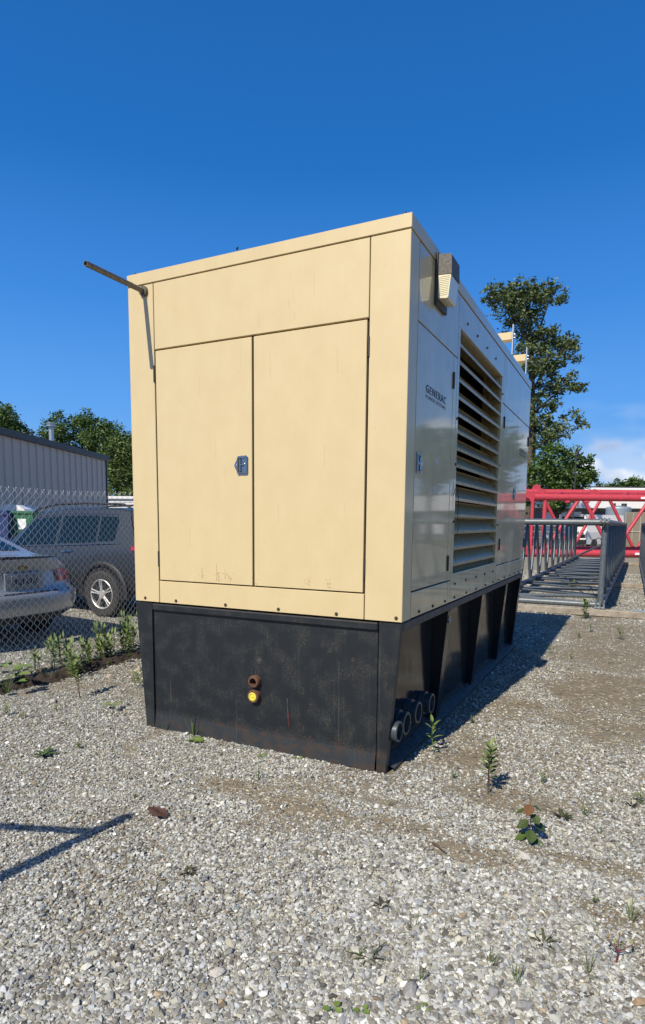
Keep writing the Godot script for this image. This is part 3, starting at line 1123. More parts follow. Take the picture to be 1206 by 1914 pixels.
	tag(go, "rough green grass on the verge beyond the red boom", "", "", "stuff")


# ---------------------------------------------------------------- trees

func leafy(s: Shape, at: Vector3, radius: float, leaf: float, many: int, dark: Color, light: Color, r: RandomNumberGenerator) -> void:
	var twigs := maxi(5, int(many / 26.0))
	for t in twigs:
		var d := Vector3(r.randfn(), r.randfn() * 0.8, r.randfn()).normalized() * radius * pow(r.randf(), 0.45)
		var c := at + d
		var spread := radius * r.randf_range(0.18, 0.34)
		var tone := r.randf()
		for k in int(many / float(twigs)):
			var p := c + Vector3(r.randfn(), r.randfn() * 0.7, r.randfn()) * spread
			var u := Vector3(r.randfn(), r.randfn() * 0.6, r.randfn()).normalized()
			var w := u.cross(Vector3(r.randfn(), r.randfn() + 0.9, r.randfn())).normalized()
			var l := leaf * r.randf_range(0.6, 1.25)
			s.col = dark.lerp(light, clampf(tone * 0.6 + r.randf() * 0.4, 0.0, 1.0))
			s.quad(p - u * l, p - w * l * 0.45, p + u * l, p + w * l * 0.45)


func tree(label: String, base: Vector3, crown: Array, trunk: Array, limbs: Array, leaf: float, dense: float, dark: Color, light: Color, deep: float, sd: int, group := "", g := 1.0, swell := 1.12) -> void:
	# crown: [across, up, radius] of each mass of leaves in metres from the foot; trunk and limbs: [across, up, radius] along each
	var r := RandomNumberGenerator.new()
	r.seed = sd
	var right := Vector3(0.894, 0, -0.447)
	var away := Vector3(-0.447, 0, -0.894)
	# g: how much further away and larger it stands than the measures say
	var lift := func(q: Array) -> Array:
		return [q[0] * g, 1.5 + (q[1] - 1.5) * g if q[1] > 0.0 else 0.0, q[2] * g]
	crown = crown.map(lift)
	trunk = trunk.map(lift)
	limbs = limbs.map(func(l): return l.map(lift))
	var foot := EYE + (base - EYE) * g
	var t := thing("tree", label, "tree", Vector3(foot.x, 0, foot.z), 0.0, group)
	var s := Shape.new()
	var pts := []
	var rad := []
	for q in trunk:
		pts.append(right * q[0] + Vector3.UP * q[1])
		rad.append(q[2])
	s.path(pts, rad, 9)
	put("trunk", s, M.bark, t)
	for l in limbs:
		s = Shape.new()
		pts = []
		rad = []
		var z := 0.0
		for q in l:
			pts.append(right * q[0] + Vector3.UP * q[1] + away * z)
			rad.append(q[2])
			z += r.randf_range(-0.5, 0.5)
		s.path(pts, rad, 6)
		put("limb", s, M.bark, t)
	s = Shape.new()
	s.tinted = true
	for q in crown:
		var rr: float = q[2] * swell
		for k in 2:
			var at: Vector3 = right * (q[0] + r.randf_range(-0.15, 0.15)) + Vector3.UP * q[1] + away * r.randf_range(-deep, deep)
			leafy(s, at, rr, leaf, int(dense * rr * rr), dark, light, r)
	var c := put("crown", s, M.leaf_mid, t)
	c.set_meta("kind", "stuff")


func make_trees() -> void:
	var d := Color(0.028, 0.062, 0.013)
	var l := Color(0.115, 0.195, 0.042)
	var gd := Color(0.038, 0.060, 0.022)
	var gl := Color(0.155, 0.21, 0.08)
	tree("tall sparse tree with spreading limbs rising behind the generator", Vector3(-5.2, 0, -40.6),
		[[-2.9, 16.4, 0.5], [-2.1, 16.9, 0.5], [-2.4, 15.9, 0.7], [-1.4, 16.5, 0.6], [-1.1, 15.7, 0.7], [-0.1, 16.8, 0.6], [0.8, 16.8, 0.5], [1.1, 16.0, 0.4], [0.2, 15.9, 0.5], [-0.6, 15.1, 0.7], [-1.7, 14.9, 0.6],
			[0.2, 14.1, 0.5], [-0.7, 14.1, 0.6], [0.7, 13.4, 0.6], [1.6, 13.5, 0.6], [2.3, 13.7, 0.4], [2.1, 12.8, 0.5], [2.5, 12.3, 0.25], [0.5, 12.4, 0.6], [1.2, 12.1, 0.5], [0.6, 11.5, 0.6], [1.6, 10.8, 0.5],
			[2.5, 10.9, 0.45], [2.9, 10.6, 0.3], [0.7, 10.6, 0.45], [1.7, 10.3, 0.4], [0.7, 9.3, 0.45], [1.4, 9.4, 0.3], [0.5, 8.5, 0.5], [1.6, 8.3, 0.5], [2.4, 8.6, 0.4], [3.0, 8.1, 0.3], [2.2, 7.7, 0.4],
			[1.2, 7.5, 0.6], [0.3, 7.6, 0.5], [0.5, 6.9, 0.5], [-0.6, 12.8, 0.6], [-0.9, 11.5, 0.6], [-1.0, 10.0, 0.7], [-0.8, 8.4, 0.7], [-0.2, 9.6, 0.5]],
		[[0, 0, 0.42], [0.05, 4, 0.33], [-0.1, 9.0, 0.24], [-0.3, 13.0, 0.15], [-0.8, 16.2, 0.05]],
		[[[-0.3, 12.5, 0.12], [0.3, 14.6, 0.07], [0.9, 16.6, 0.03]], [[-0.2, 11.0, 0.1], [0.8, 12.3, 0.07], [2.2, 13.4, 0.03]], [[-0.1, 8.8, 0.1], [1.2, 10.0, 0.06], [2.7, 10.7, 0.03]],
			[[0, 6.4, 0.1], [1.2, 7.4, 0.06], [2.8, 8.2, 0.03]], [[-0.3, 12.8, 0.1], [-1.4, 14.6, 0.06], [-2.5, 16.2, 0.03]], [[-0.2, 10.4, 0.09], [0.5, 11.4, 0.06], [1.5, 12.0, 0.03]]],
		0.14, 400.0, gd, gl, 1.1, 41, "", 1.0, 1.32)
	tree("dense dark tree under the tall tree behind the red boom", Vector3(-3.1, 0, -37.2),
		[[-0.9, 5.8, 0.5], [-0.2, 6.0, 0.5], [0.5, 5.7, 0.5], [1.2, 5.5, 0.4], [-1.1, 5.0, 0.6], [-0.2, 4.9, 0.7], [0.8, 4.9, 0.7], [1.5, 5.0, 0.4], [-0.7, 4.2, 0.7], [0.4, 4.1, 0.7], [1.4, 4.2, 0.6], [2.0, 4.4, 0.4], [-1.3, 3.9, 0.5], [-0.1, 3.6, 0.7],
			[1.0, 3.6, 0.5], [-0.5, 2.8, 0.5], [0.4, 2.7, 0.4], [-1.7, 4.6, 0.6], [-1.6, 3.2, 0.5]],
		[[0, 0, 0.2], [0.0, 2.0, 0.16], [0.1, 5.0, 0.05]], [[[0, 1.8, 0.1], [0.8, 3.4, 0.06], [1.5, 4.6, 0.03]], [[0, 2.0, 0.1], [-0.7, 3.6, 0.06], [-1.0, 5.0, 0.03]]],
		0.12, 760.0, d, l, 0.9, 42)
	tree("dark green tree rising over the grey building roof at the left edge", Vector3(-39.8, 0, -26.7),
		[[-0.3, 9.4, 0.6], [0.4, 9.0, 0.5], [0.8, 8.7, 0.5], [-0.1, 8.6, 0.8], [1.3, 8.2, 0.5], [1.8, 7.7, 0.5], [1.1, 7.6, 0.7], [0.2, 7.7, 0.8], [-1.2, 9.2, 0.8], [-1.8, 8.6, 0.9], [-1.0, 7.9, 0.9], [-2.8, 8.4, 1.0], [0.6, 6.6, 1.0], [-0.8, 6.6, 1.0], [2.0, 6.8, 0.7]],
		[[0, 0, 0.3], [0, 4, 0.22], [0, 8, 0.08]], [[[0, 4.5, 0.1], [0.9, 6.6, 0.06], [1.5, 7.8, 0.03]], [[0, 4.5, 0.1], [-1.0, 6.8, 0.06], [-1.6, 8.6, 0.03]]],
		0.15, 470.0, d, l, 1.5, 43, "trees beyond the left fence", 1.3)
	tree("broad round topped tree behind the vent pipe of the grey building", Vector3(-35.2, 0, -30.1),
		[[-2.6, 8.0, 0.5], [-2.2, 8.4, 0.5], [-1.3, 8.7, 0.6], [-0.4, 8.75, 0.6], [0.5, 8.75, 0.6], [1.1, 8.4, 0.6], [1.9, 8.1, 0.6], [2.6, 7.7, 0.6], [-2.4, 7.4, 0.6], [-1.3, 7.8, 0.7], [-0.2, 7.7, 0.8], [0.9, 7.5, 0.8], [1.9, 7.1, 0.8], [2.8, 7.0, 0.7],
			[-0.4, 6.6, 0.9], [1.0, 6.4, 0.9], [3.4, 7.1, 0.8], [-1.6, 6.6, 0.9], [2.2, 6.0, 0.9], [3.2, 5.8, 0.9], [0.2, 5.4, 0.9]],
		[[0, 0, 0.35], [0, 4, 0.26], [0.2, 8, 0.08]], [[[0, 4.0, 0.12], [1.5, 6.4, 0.07], [2.6, 7.6, 0.03]], [[0, 4.0, 0.12], [-1.4, 6.4, 0.07], [-2.2, 8.0, 0.03]]],
		0.15, 470.0, d, l, 1.7, 44, "trees beyond the left fence", 1.3)
	tree("leafy tree growing low beside the right corner of the grey building", Vector3(-28.6, 0, -26.7),
		[[-0.1, 6.2, 0.5], [0.4, 6.3, 0.5], [-0.4, 5.6, 0.6], [0.3, 5.4, 0.7], [-0.4, 4.8, 0.6], [0.4, 4.5, 0.7], [-0.3, 4.2, 0.6], [0.4, 3.7, 0.6], [-0.4, 3.5, 0.5], [1.0, 5.7, 0.7], [1.1, 4.7, 0.8], [-0.1, 3.0, 0.6], [1.2, 3.6, 0.8], [1.8, 5.0, 0.9], [1.9, 6.2, 0.7]],
		[[0.5, 0, 0.25], [0.5, 3, 0.18], [0.6, 5.6, 0.05]], [[[0.5, 2.8, 0.08], [1.1, 4.0, 0.05], [1.5, 5.2, 0.03]]],
		0.13, 620.0, Color(0.038, 0.068, 0.015), Color(0.14, 0.21, 0.048), 1.1, 45, "trees beyond the left fence", 1.2)
	tree("tree whose top twigs just show over the generator roof", Vector3(-24.3, 0, -33.9), [[0.0, 20.2, 0.12], [0.2, 19.9, 0.16], [-0.25, 19.6, 0.2], [0.1, 19.0, 0.5], [0.0, 17.8, 0.9], [-0.5, 16.2, 1.2], [0.6, 15.8, 1.2], [0.0, 14.0, 1.5]],
		[[0, 0, 0.4], [0, 10, 0.25], [0, 19.6, 0.03]], [], 0.16, 160.0, d, l, 0.3, 46)
	# distant tree line over the white building
	var far := [["low dark tree at the left of the tree line over the white building", -2.6, 1.0, 6.4], ["dark tree in the distant tree line beside the clouds", -0.6, 1.25, 6.9], ["tallest rounded tree in the distant tree line over the white building", 1.5, 1.5, 7.3], ["dark tree at the right edge of the distant tree line", 3.6, 1.4, 6.7]]
	for k in far.size():
		var w: float = far[k][2]
		var h: float = far[k][3]
		tree(far[k][0], Vector3(-0.1, 0, -80.3) + Vector3(0.894, 0, -0.447) * far[k][1], [[-w * 0.6, h - 0.7, 0.6], [0.0, h - 0.4, 0.7], [w * 0.6, h - 0.7, 0.6], [-w * 0.4, h - 1.6, 1.0], [w * 0.4, h - 1.6, 1.0], [0, h - 2.6, 1.1], [w, h - 1.6, 0.6], [-w, h - 1.6, 0.6]],
			[[0, 0, 0.25], [0, h - 1.0, 0.06]], [], 0.2, 230.0, d, l, 0.8, 50 + k, "trees in the distant tree line")
	var more := [["tree beyond the right side of the view mirrored in the generator doors", 14.0, 2.4, 8.0], ["second tree beyond the right side of the view", 19.5, 3.0, 8.6], ["third tree beyond the right side of the view", 26.0, 2.8, 8.0]]
	for k in more.size():
		var w: float = more[k][2]
		var h: float = more[k][3]
		tree(more[k][0], Vector3(-4.0, 0, -36.0) + Vector3(0.894, 0, -0.447) * more[k][1], [[-w * 0.6, h - 0.7, 1.0], [0.0, h - 0.4, 1.1], [w * 0.6, h - 0.7, 1.0], [-w * 0.4, h - 1.9, 1.3], [w * 0.4, h - 1.9, 1.3], [0, h - 3.2, 1.3], [w, h - 1.9, 0.9], [-w, h - 1.9, 0.9]],
			[[0, 0, 0.3], [0, h - 1.0, 0.08]], [], 0.26, 160.0, d, l, 0.9, 60 + k, "trees in the distant tree line")


# ---------------------------------------------------------------- the generator

func slab(lo: Vector3, hi: Vector3) -> Shape:
	var s := Shape.new()
	s.span(lo, hi, 0.0025)
	return s


func lettering(called: String, text: String, wide: float, high: float, weight: int, m: Material, parent: Node, at: Vector3) -> void:
	# flat print on the +x side; at: the lower end nearest the camera
	var f := SystemFont.new()
	f.font_names = PackedStringArray(["Droid Sans"])
	f.font_weight = weight
	var tm := TextMesh.new()
	tm.text = text
	var v := FontVariation.new()
	v.base_font = f
	v.variation_embolden = 0.0
	tm.font = v
	tm.font_size = 64
	tm.depth = 0.004
	tm.pixel_size = 0.01
	tm.curve_step = 1.0
	var o := put_mesh(called, tm, m, parent)
	var b := tm.get_aabb()
	var k := Vector3(wide / b.size.x, high / b.size.y, 0.3)
	o.basis = Basis(Vector3.UP, PI / 2).scaled_local(k)
	o.position = at + Vector3(0, high * 0.5 - b.get_center().y * k.y, -wide * 0.5) - Vector3(0, 0, -b.get_center().x * k.x)


func latch(parent: Node, t: Transform3D) -> void:
	# pressed steel paddle latch: plate with a keyhole nose, a dark strip coloured as shade in the tray and a folding T handle; local x right, y up, z out
	var plate := Shape.new()
	plate.prism(PackedVector2Array([Vector2(-0.055, 0.0), Vector2(-0.032, -0.042), Vector2(-0.022, -0.060), Vector2(0.040, -0.062), Vector2(0.052, -0.050), Vector2(0.052, 0.050), Vector2(0.040, 0.062), Vector2(-0.022, 0.060), Vector2(-0.032, 0.042)]), Transform3D.IDENTITY, 0.0, 0.005)
	for k in 4:      # raised rim of the tray
		var a: Array = [[Vector3(-0.026, -0.052, 0.006), Vector3(0.046, -0.044, 0.011)], [Vector3(-0.026, 0.044, 0.006), Vector3(0.046, 0.052, 0.011)], [Vector3(-0.030, -0.052, 0.006), Vector3(-0.022, 0.052, 0.011)], [Vector3(0.040, -0.052, 0.006), Vector3(0.048, 0.052, 0.011)]][k]
		plate.span(a[0], a[1], 0.002)
	var p := put("latch", plate, M.chrome_dull, parent)
	p.transform = t
	var s := Shape.new()
	s.span(Vector3(-0.022, -0.044, 0.0052), Vector3(0.004, 0.044, 0.0065))  # dark strip laid on the plate, its colour standing for shade in the tray
	put("recess_shade", s, M.hinge_steel, p)
	s = Shape.new()
	s.span(Vector3(-0.008, -0.040, 0.007), Vector3(-0.002, 0.040, 0.014), 0.002)
	s.tube(Vector3(-0.004, 0.0, 0.011), Vector3(0.022, 0.004, 0.012), 0.004, 8)
	s.path([Vector3(0.022, 0.004, 0.012), Vector3(0.032, 0.012, 0.013), Vector3(0.038, 0.002, 0.013), Vector3(0.036, -0.010, 0.013)], [0.0035, 0.0035, 0.0035, 0.003], 8)
	put("handle", s, M.chrome, p)
	s = Shape.new()
	s.lathe(Vector3(-0.038, 0, 0.005), Vector3(0, 0, 1), [[0.012, 0.0], [0.012, 0.004], [0.006, 0.006], [0.0, 0.005]], 14)
	put("lock", s, M.chrome, p)
	for q in [[-0.020, 0.056], [0.044, 0.052], [-0.020, -0.056], [0.044, -0.052]]:
		s = Shape.new()
		s.lathe(Vector3(q[0], q[1], 0.005), Vector3(0, 0, 1), [[0.005, 0.0], [0.005, 0.003], [0.0, 0.004]], 8)
		put("rivet", s, M.chrome, p)


func screw(parent: Node, at: Vector3, out: Vector3) -> void:
	if not M.has("screw_mesh"):
		var s := Shape.new()
		s.lathe(Vector3.ZERO, Vector3(0, 0, 1), [[0.0115, 0.0], [0.0115, 0.003], [0.007, 0.003], [0.007, 0.008], [0.0, 0.009]], 8)
		M["screw_mesh"] = s.build()
	var o := put_mesh("screw", M["screw_mesh"], M.screw_steel, parent)
	o.position = at
	if out.x > 0.5:
		o.rotation.y = PI / 2


func hinge(parent: Node, at: Vector3, side: bool) -> void:
	var s := Shape.new()
	s.tube(Vector3(0, -0.055, 0.004), Vector3(0, 0.055, 0.004), 0.008 if side else 0.0055, 8)
	if side:
		s.box(Vector3(0.010, 0, 0.002), Vector3(0.020, 0.10, 0.004), 0.001)
		s.box(Vector3(-0.010, 0, 0.002), Vector3(0.020, 0.10, 0.004), 0.001)
	var o := put("hinge", s, M.hinge_steel, parent)
	o.position = at
	if side:
		o.rotation.y = PI / 2


func make_generator() -> void:
	var t := thing("generator", "large sand coloured standby generator on a black fuel tank in the yard", "generator", Vector3.ZERO)
	var D := 0.028      # thickness of the sheet panels
	var g := 0.003      # half a seam
	# ---- front
	var front := [
		["corner_post", Vector3(-0.238 + g, TH + 0.004, -0.155 + g), Vector3(0, 3.088, 0)],
		["corner_post", Vector3(-GW, TH + 0.004, -0.155), Vector3(-1.809 - g, 3.088, 0)],
		["header_panel", Vector3(-1.809 + g, 2.657 + g, -D), Vector3(-0.238 - g, 3.088, 0)],
		["sill_panel", Vector3(-1.809 + g, TH + 0.004, -D), Vector3(-0.238 - g, 1.087 - g, 0)],
		["front_door", Vector3(-1.803 + g, 1.089 + g, -D), Vector3(-1.019 - 0.007, 2.655 - 0.006, 0.001)],
		["front_door", Vector3(-1.019 + 0.008, 1.089 + g, -D), Vector3(-0.244 - 0.005, 2.655 - 0.006, 0.001)],
	]
	var doors := []
	for f in front:
		var o := put(f[0], slab(f[1], f[2]), M.sand_paint_front, t)
		if f[0] == "front_door":
			doors.append(o)
		if f[0] == "sill_panel":
			for x in [-1.66, -1.24, -0.83, -0.42]:
				screw(o, Vector3(x, 0.951, 0), Vector3(0, 0, 1))
		if f[0] == "corner_post":
			for x in ([-1.94] if f[1].x < -1.0 else [-0.035]):
				screw(o, Vector3(x, 0.955, 0), Vector3(0, 0, 1))
	latch(doors[0], Transform3D(Basis(), Vector3(-1.105, 1.864, 0.001)))
	hinge(doors[0], Vector3(-1.812, 2.50, 0.0), false)
	hinge(doors[0], Vector3(-1.806, 1.24, 0.0), false)
	hinge(doors[1], Vector3(-0.236, 2.50, 0.0), false)
	hinge(doors[1], Vector3(-0.239, 1.24, 0.0), false)
	# ---- the back and the far side, seen only from elsewhere
	put("back_panel", slab(Vector3(-GW, TH + 0.004, -GL), Vector3(-0.16, 3.088, -GL + D)), M.sand_paint, t)
	put("far_side_panel", slab(Vector3(-GW, TH + 0.004, -GL + 0.03), Vector3(-GW + D, 3.088, -0.158)), M.sand_paint, t)
	# ---- right side
	var sx := -D
	var side := [
		["side_door", 1.097, 2.655, -0.158, -0.952],
		["side_header_panel", 2.657, 3.088, -0.158, -1.050],
		["side_kick_panel", TH + 0.004, 1.093, -0.158, -0.985],
		["side_post", 1.097, 2.655, -0.956, -1.050],
		["side_post", TH + 0.004, 1.093, -0.989, -1.050],
		["side_door", 1.108, 2.645, -2.845, -3.632],
		["side_door", 1.108, 2.645, -3.638, -4.375],
		["side_post", 1.108, 2.645, -2.748, -2.840],
		["side_post", 1.108, 2.645, -4.378, -4.418],
		["side_header_panel", 2.648, 3.088, -2.835, -4.418],
		["side_post", 2.648, 3.088, -2.748, -2.831],
		["side_kick_panel", TH + 0.004, 1.104, -2.748, -4.418],
	]
	var sdoor := []
	for f in side:
		var o := put(f[0], slab(Vector3(sx, f[1] + g, f[4] + g), Vector3(0, f[2] - g, f[3] - g)), M.sand_paint, t)
		if f[0] == "side_door":
			sdoor.append(o)
		if f[0] == "side_kick_panel":
			var z: float = f[3] - 0.16
			while z > f[4]:
				screw(o, Vector3(0, 0.957, z), Vector3(1, 0, 0))
				z -= 0.30
	put("rear_corner_post", slab(Vector3(-0.155, TH + 0.004, -GL), Vector3(-D - 0.004, 3.088, -GL + D)), M.sand_paint, t)
	var facing := Basis(Vector3(0, 0, 1), Vector3.UP, Vector3(-1, 0, 0)).inverse()
	var out_side := Transform3D(Basis(Vector3(0, 0, -1), Vector3.UP, Vector3(1, 0, 0)), Vector3(0.0, 1.86, -0.232))
	out_side.basis = out_side.basis * Basis(Vector3.BACK, PI)
	latch(sdoor[0], out_side)
	latch(sdoor[1], Transform3D(Basis(Vector3(0, 0, -1), Vector3.UP, Vector3(1, 0, 0)), Vector3(0.0, 1.83, -3.56)))
	for q in [[0, -0.953, 2.485], [0, -0.953, 1.225], [1, -2.842, 2.48], [1, -2.842, 1.31], [2, -4.377, 2.48], [2, -4.377, 1.29]]:
		hinge(sdoor[q[0]], Vector3(0.0, q[2], q[1]), true)
	lettering("maker_name", "GENERAC", 0.447, 0.047, 800, M.print_blue, sdoor[0], Vector3(0.0005, 2.294, -0.338))
	lettering("maker_line", "POWER SYSTEMS", 0.447, 0.022, 300, M.print_grey, sdoor[0], Vector3(0.0005, 2.259, -0.336))
	lettering("maker_name", "GENERAC", 0.447, 0.044, 800, M.print_grey, sdoor[2], Vector3(0.0005, 2.306, -3.795))
	lettering("maker_line", "POWER SYSTEMS", 0.447, 0.022, 300, M.print_grey, sdoor[2], Vector3(0.0005, 2.271, -3.795))
	var st := Shape.new()
	st.box(Vector3(0.0006, 1.908, -0.605), Vector3(0.0012, 0.034, 0.10))
	put("sticker", st, M.sticker, sdoor[0])
	st = Shape.new()
	st.box(Vector3(0.0006, 1.72, -0.60), Vector3(0.0012, 0.05, 0.13))
	put("sticker", st, M.sticker, sdoor[0])
	# ---- the air intake: frame with its rain blades
	var z0 := -1.056
	var z1 := -2.744
	var oz0 := -1.115
	var oz1 := -2.680
	var y0 := 1.140
	var y1 := 2.875
	var fr := Shape.new()
	fr.span(Vector3(sx, TH + 0.007, z1), Vector3(0.0, y0, z0), 0.0025)
	fr.span(Vector3(sx, y1, z1), Vector3(0.0, 3.085, z0), 0.0025)
	fr.span(Vector3(sx, y0 + 0.0005, z0), Vector3(-0.0004, y1 - 0.0005, oz0), 0.0025)
	fr.span(Vector3(sx, y0 + 0.0005, z1), Vector3(-0.0004, y1 - 0.0005, oz1), 0.0025)
	var lou := put("air_intake", fr, M.sand_paint, t)
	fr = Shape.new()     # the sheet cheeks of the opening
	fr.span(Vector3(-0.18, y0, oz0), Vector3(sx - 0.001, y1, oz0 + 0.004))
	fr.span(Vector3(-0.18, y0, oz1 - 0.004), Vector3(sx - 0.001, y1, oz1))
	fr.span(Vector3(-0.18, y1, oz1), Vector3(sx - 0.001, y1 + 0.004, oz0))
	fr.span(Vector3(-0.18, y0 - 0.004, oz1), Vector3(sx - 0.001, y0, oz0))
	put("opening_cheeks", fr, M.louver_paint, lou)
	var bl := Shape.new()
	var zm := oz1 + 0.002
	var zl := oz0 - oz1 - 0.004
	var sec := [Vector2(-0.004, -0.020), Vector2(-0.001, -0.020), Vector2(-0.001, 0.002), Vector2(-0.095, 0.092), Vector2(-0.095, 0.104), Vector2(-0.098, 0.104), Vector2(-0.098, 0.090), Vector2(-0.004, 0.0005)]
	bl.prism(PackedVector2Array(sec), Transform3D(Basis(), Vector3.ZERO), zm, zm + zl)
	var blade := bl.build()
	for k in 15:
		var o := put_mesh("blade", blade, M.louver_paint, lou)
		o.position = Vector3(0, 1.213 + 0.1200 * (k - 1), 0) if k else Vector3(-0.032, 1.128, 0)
	for q in [[-1.30, 2.955], [-1.62, 2.955], [-1.98, 2.955], [-2.34, 2.955], [-1.18, 1.06], [-1.52, 1.06], [-1.88, 1.06], [-2.22, 1.06], [-2.58, 1.06], [-1.18, 0.957], [-1.55, 0.957], [-1.90, 0.957], [-2.28, 0.957], [-2.62, 0.957], [-1.085, 2.25], [-1.085, 1.93], [-1.085, 1.52], [-2.712, 2.72], [-2.712, 2.06], [-2.712, 1.5]]:
		screw(lou, Vector3(0, q[1], q[0]), Vector3(1, 0, 0))
	var wire := Shape.new()
	wire.path([Vector3(0.006, 1.70, -1.02), Vector3(0.012, 1.78, -1.10), Vector3(0.008, 1.66, -1.19), Vector3(0.006, 1.56, -1.17), Vector3(0.010, 1.50, -1.21), Vector3(0.006, 1.43, -1.19)], [0.002, 0.002, 0.002, 0.002, 0.002, 0.002], 5)
	put("loose_wire", wire, M.black_plastic, lou)
	# ---- the machinery inside, dark
	var core := Shape.new()
	core.span(Vector3(-1.98, TH + 0.004, -4.30), Vector3(-0.42, 3.06, -0.30))
	put("inner_housing", core, M.engine_grey, t)
	# ---- roof cap in four lengths
	var cuts := [0.004, -1.478, -2.298, -3.03, -GL - 0.004]
	for k in 4:
		put("roof_panel", slab(Vector3(-GW - 0.004, 3.094, cuts[k + 1] + (0.0015 if k < 3 else 0.0)), Vector3(0.004, GH, cuts[k] - (0.0015 if k else 0.0))), M.sand_paint_front if k == 0 else M.sand_paint, t)
	# lifting beams across the roof with their end plates
	for z in [-3.14, -4.02]:
		var s := Shape.new()
		s.span(Vector3(-GW + 0.02, 3.325, z - 0.10), Vector3(-0.014, 3.40, z), 0.004)
		var beam := put("roof_beam", s, M.sand_paint_front, t)
		for x in [-0.006, -GW + 0.012]:
			s = Shape.new()
			s.span(Vector3(x - 0.006, GH, z - 0.055), Vector3(x + 0.006, 3.47, z + 0.008), 0.002)
			put("end_plate", s, M.galvanised, beam)
		for q in [3.345, 3.378]:
			s = Shape.new()
			s.lathe(Vector3(0.0, q, z - 0.025), Vector3.RIGHT, [[0.012, 0.0], [0.012, 0.012], [0.0, 0.016]], 6)
			put("bolt", s, M.chrome_dull, beam)
		for x in [-0.5, -1.5]:
			s = Shape.new()
			s.span(Vector3(x, GH, z - 0.09), Vector3(x + 0.06, 3.325, z - 0.01), 0.003)
			put("foot", s, M.rusty_steel, beam)
	for p in [Vector3(-0.045, GH, -0.02), Vector3(-GW + 0.05, GH, -0.02), Vector3(-0.02, GH, -0.52), Vector3(-0.02, GH, -3.25), Vector3(-0.02, GH, -4.12)]:
		var cap := Shape.new()
		cap.lathe(p, Vector3.UP, [[0.012, 0.0], [0.012, 0.008], [0.006, 0.018], [0.0, 0.02]], 10)
		put("roof_bolt", cap, M.chrome_dull, t)
	# ---- wall light
	var wl := Shape.new()
	wl.span(Vector3(0.0, 2.83, -0.68), Vector3(0.020, 3.135, -0.45), 0.006)
	var lamp := put("wall_light", wl, M.lamp_dark, t)
	var hs := Shape.new()
	hs.prism(PackedVector2Array([Vector2(0.022, 3.004), Vector2(0.104, 2.998), Vector2(0.100, 3.108), Vector2(0.093, 3.115), Vector2(0.022, 3.122)]), Transform3D(Basis(), Vector3.ZERO), -0.64, -0.455)
	put("housing", hs, M.lamp_housing, lamp)
	hs = Shape.new()
	hs.prism(PackedVector2Array([Vector2(0.022, 2.868), Vector2(0.078, 2.862), Vector2(0.086, 2.872), Vector2(0.099, 2.996), Vector2(0.022, 3.002)]), Transform3D(Basis(), Vector3.ZERO), -0.635, -0.458)
	for k in 11:      # the moulded ribs of the lens
		var y := 2.882 + k * 0.0105
		hs.span(Vector3(0.026, y, -0.459), Vector3(0.080 + k * 0.0011, y + 0.005, -0.4555), 0.001)
	put("lens", hs, M.lamp_lens, lamp)
	# ---- pipe stub at the upper left of the front
	var pp := Shape.new()
	var pb := Vector3(-1.885, 3.046, 0.0)
	pp.lathe(pb, Vector3(0, 0, 1), [[0.0, 0.5 - 0.004 - 0.45], [0.013, 0.05], [0.013, 0.505], [0.0175, 0.505], [0.0175, 0.02], [0.032, 0.02], [0.034, 0.014], [0.034, 0.0]], 20)
	put("pipe_stub", pp, M.grey_pipe, t)
	# ---- the fuel tank
	var body := Shape.new()
	body.span(Vector3(-GW + 0.12, 0.03, -4.40), Vector3(-0.12, 0.915, -0.035), 0.01)
	var tk := put("fuel_tank", body, M.tank_paint, t)
	var s2 := Shape.new()      # recessed front sheet with its foot bent a little forward
	# the sheet leaves a hole for the open pipe end
	s2.span(Vector3(-1.874, 0.115, -0.030), Vector3(-0.150, 0.429, -0.012))
	s2.span(Vector3(-1.874, 0.487, -0.030), Vector3(-0.150, 0.870, -0.012))
	s2.span(Vector3(-1.874, 0.429, -0.030), Vector3(-1.037, 0.487, -0.012))
	s2.span(Vector3(-0.979, 0.429, -0.030), Vector3(-0.150, 0.487, -0.012))
	s2.quad(Vector3(-1.874, 0.004, 0.004), Vector3(-0.152, 0.004, 0.004), Vector3(-0.150, 0.115, -0.011), Vector3(-1.874, 0.115, -0.011))
	s2.quad(Vector3(-0.152, 0.004, 0.003), Vector3(-1.874, 0.004, 0.003), Vector3(-1.874, 0.115, -0.020), Vector3(-0.150, 0.115, -0.020))
	var sheet := put("front_sheet", s2, M.tank_front_paint, tk)
	s2 = Shape.new()
	s2.span(Vector3(-1.874, 0.872, -0.030), Vector3(-0.146, 0.919, 0.010), 0.006)
	put("top_lip", s2, M.tank_front_paint, tk)
	s2 = Shape.new()
	s2.prism(PackedVector2Array([Vector2(-0.139, 0.006), Vector2(-0.082, 0.0), Vector2(-0.004, 0.922), Vector2(-0.139, 0.922)]), Transform3D(Basis(), Vector3.ZERO), -0.045, 0.003)
	put("end_plate", s2, M.tank_front_paint, tk)
	s2 = Shape.new()
	s2.prism(PackedVector2Array([Vector2(-1.878, 0.006), Vector2(-1.950, 0.0), Vector2(-GW + 0.004, 0.922), Vector2(-1.878, 0.922)]), Transform3D(Basis(), Vector3.ZERO), -0.045, 0.003)
	put("end_plate", s2, M.tank_front_paint, tk)
	s2 = Shape.new()
	s2.span(Vector3(-0.115, 0.870, -4.41), Vector3(-0.006, 0.920, -0.048), 0.004)
	put("frame_rail", s2, M.tank_flange, tk)
	s2 = Shape.new()
	s2.span(Vector3(-GW + 0.006, 0.870, -4.41), Vector3(-GW + 0.115, 0.920, -0.048), 0.004)
	put("frame_rail", s2, M.tank_flange, tk)
	s2 = Shape.new()
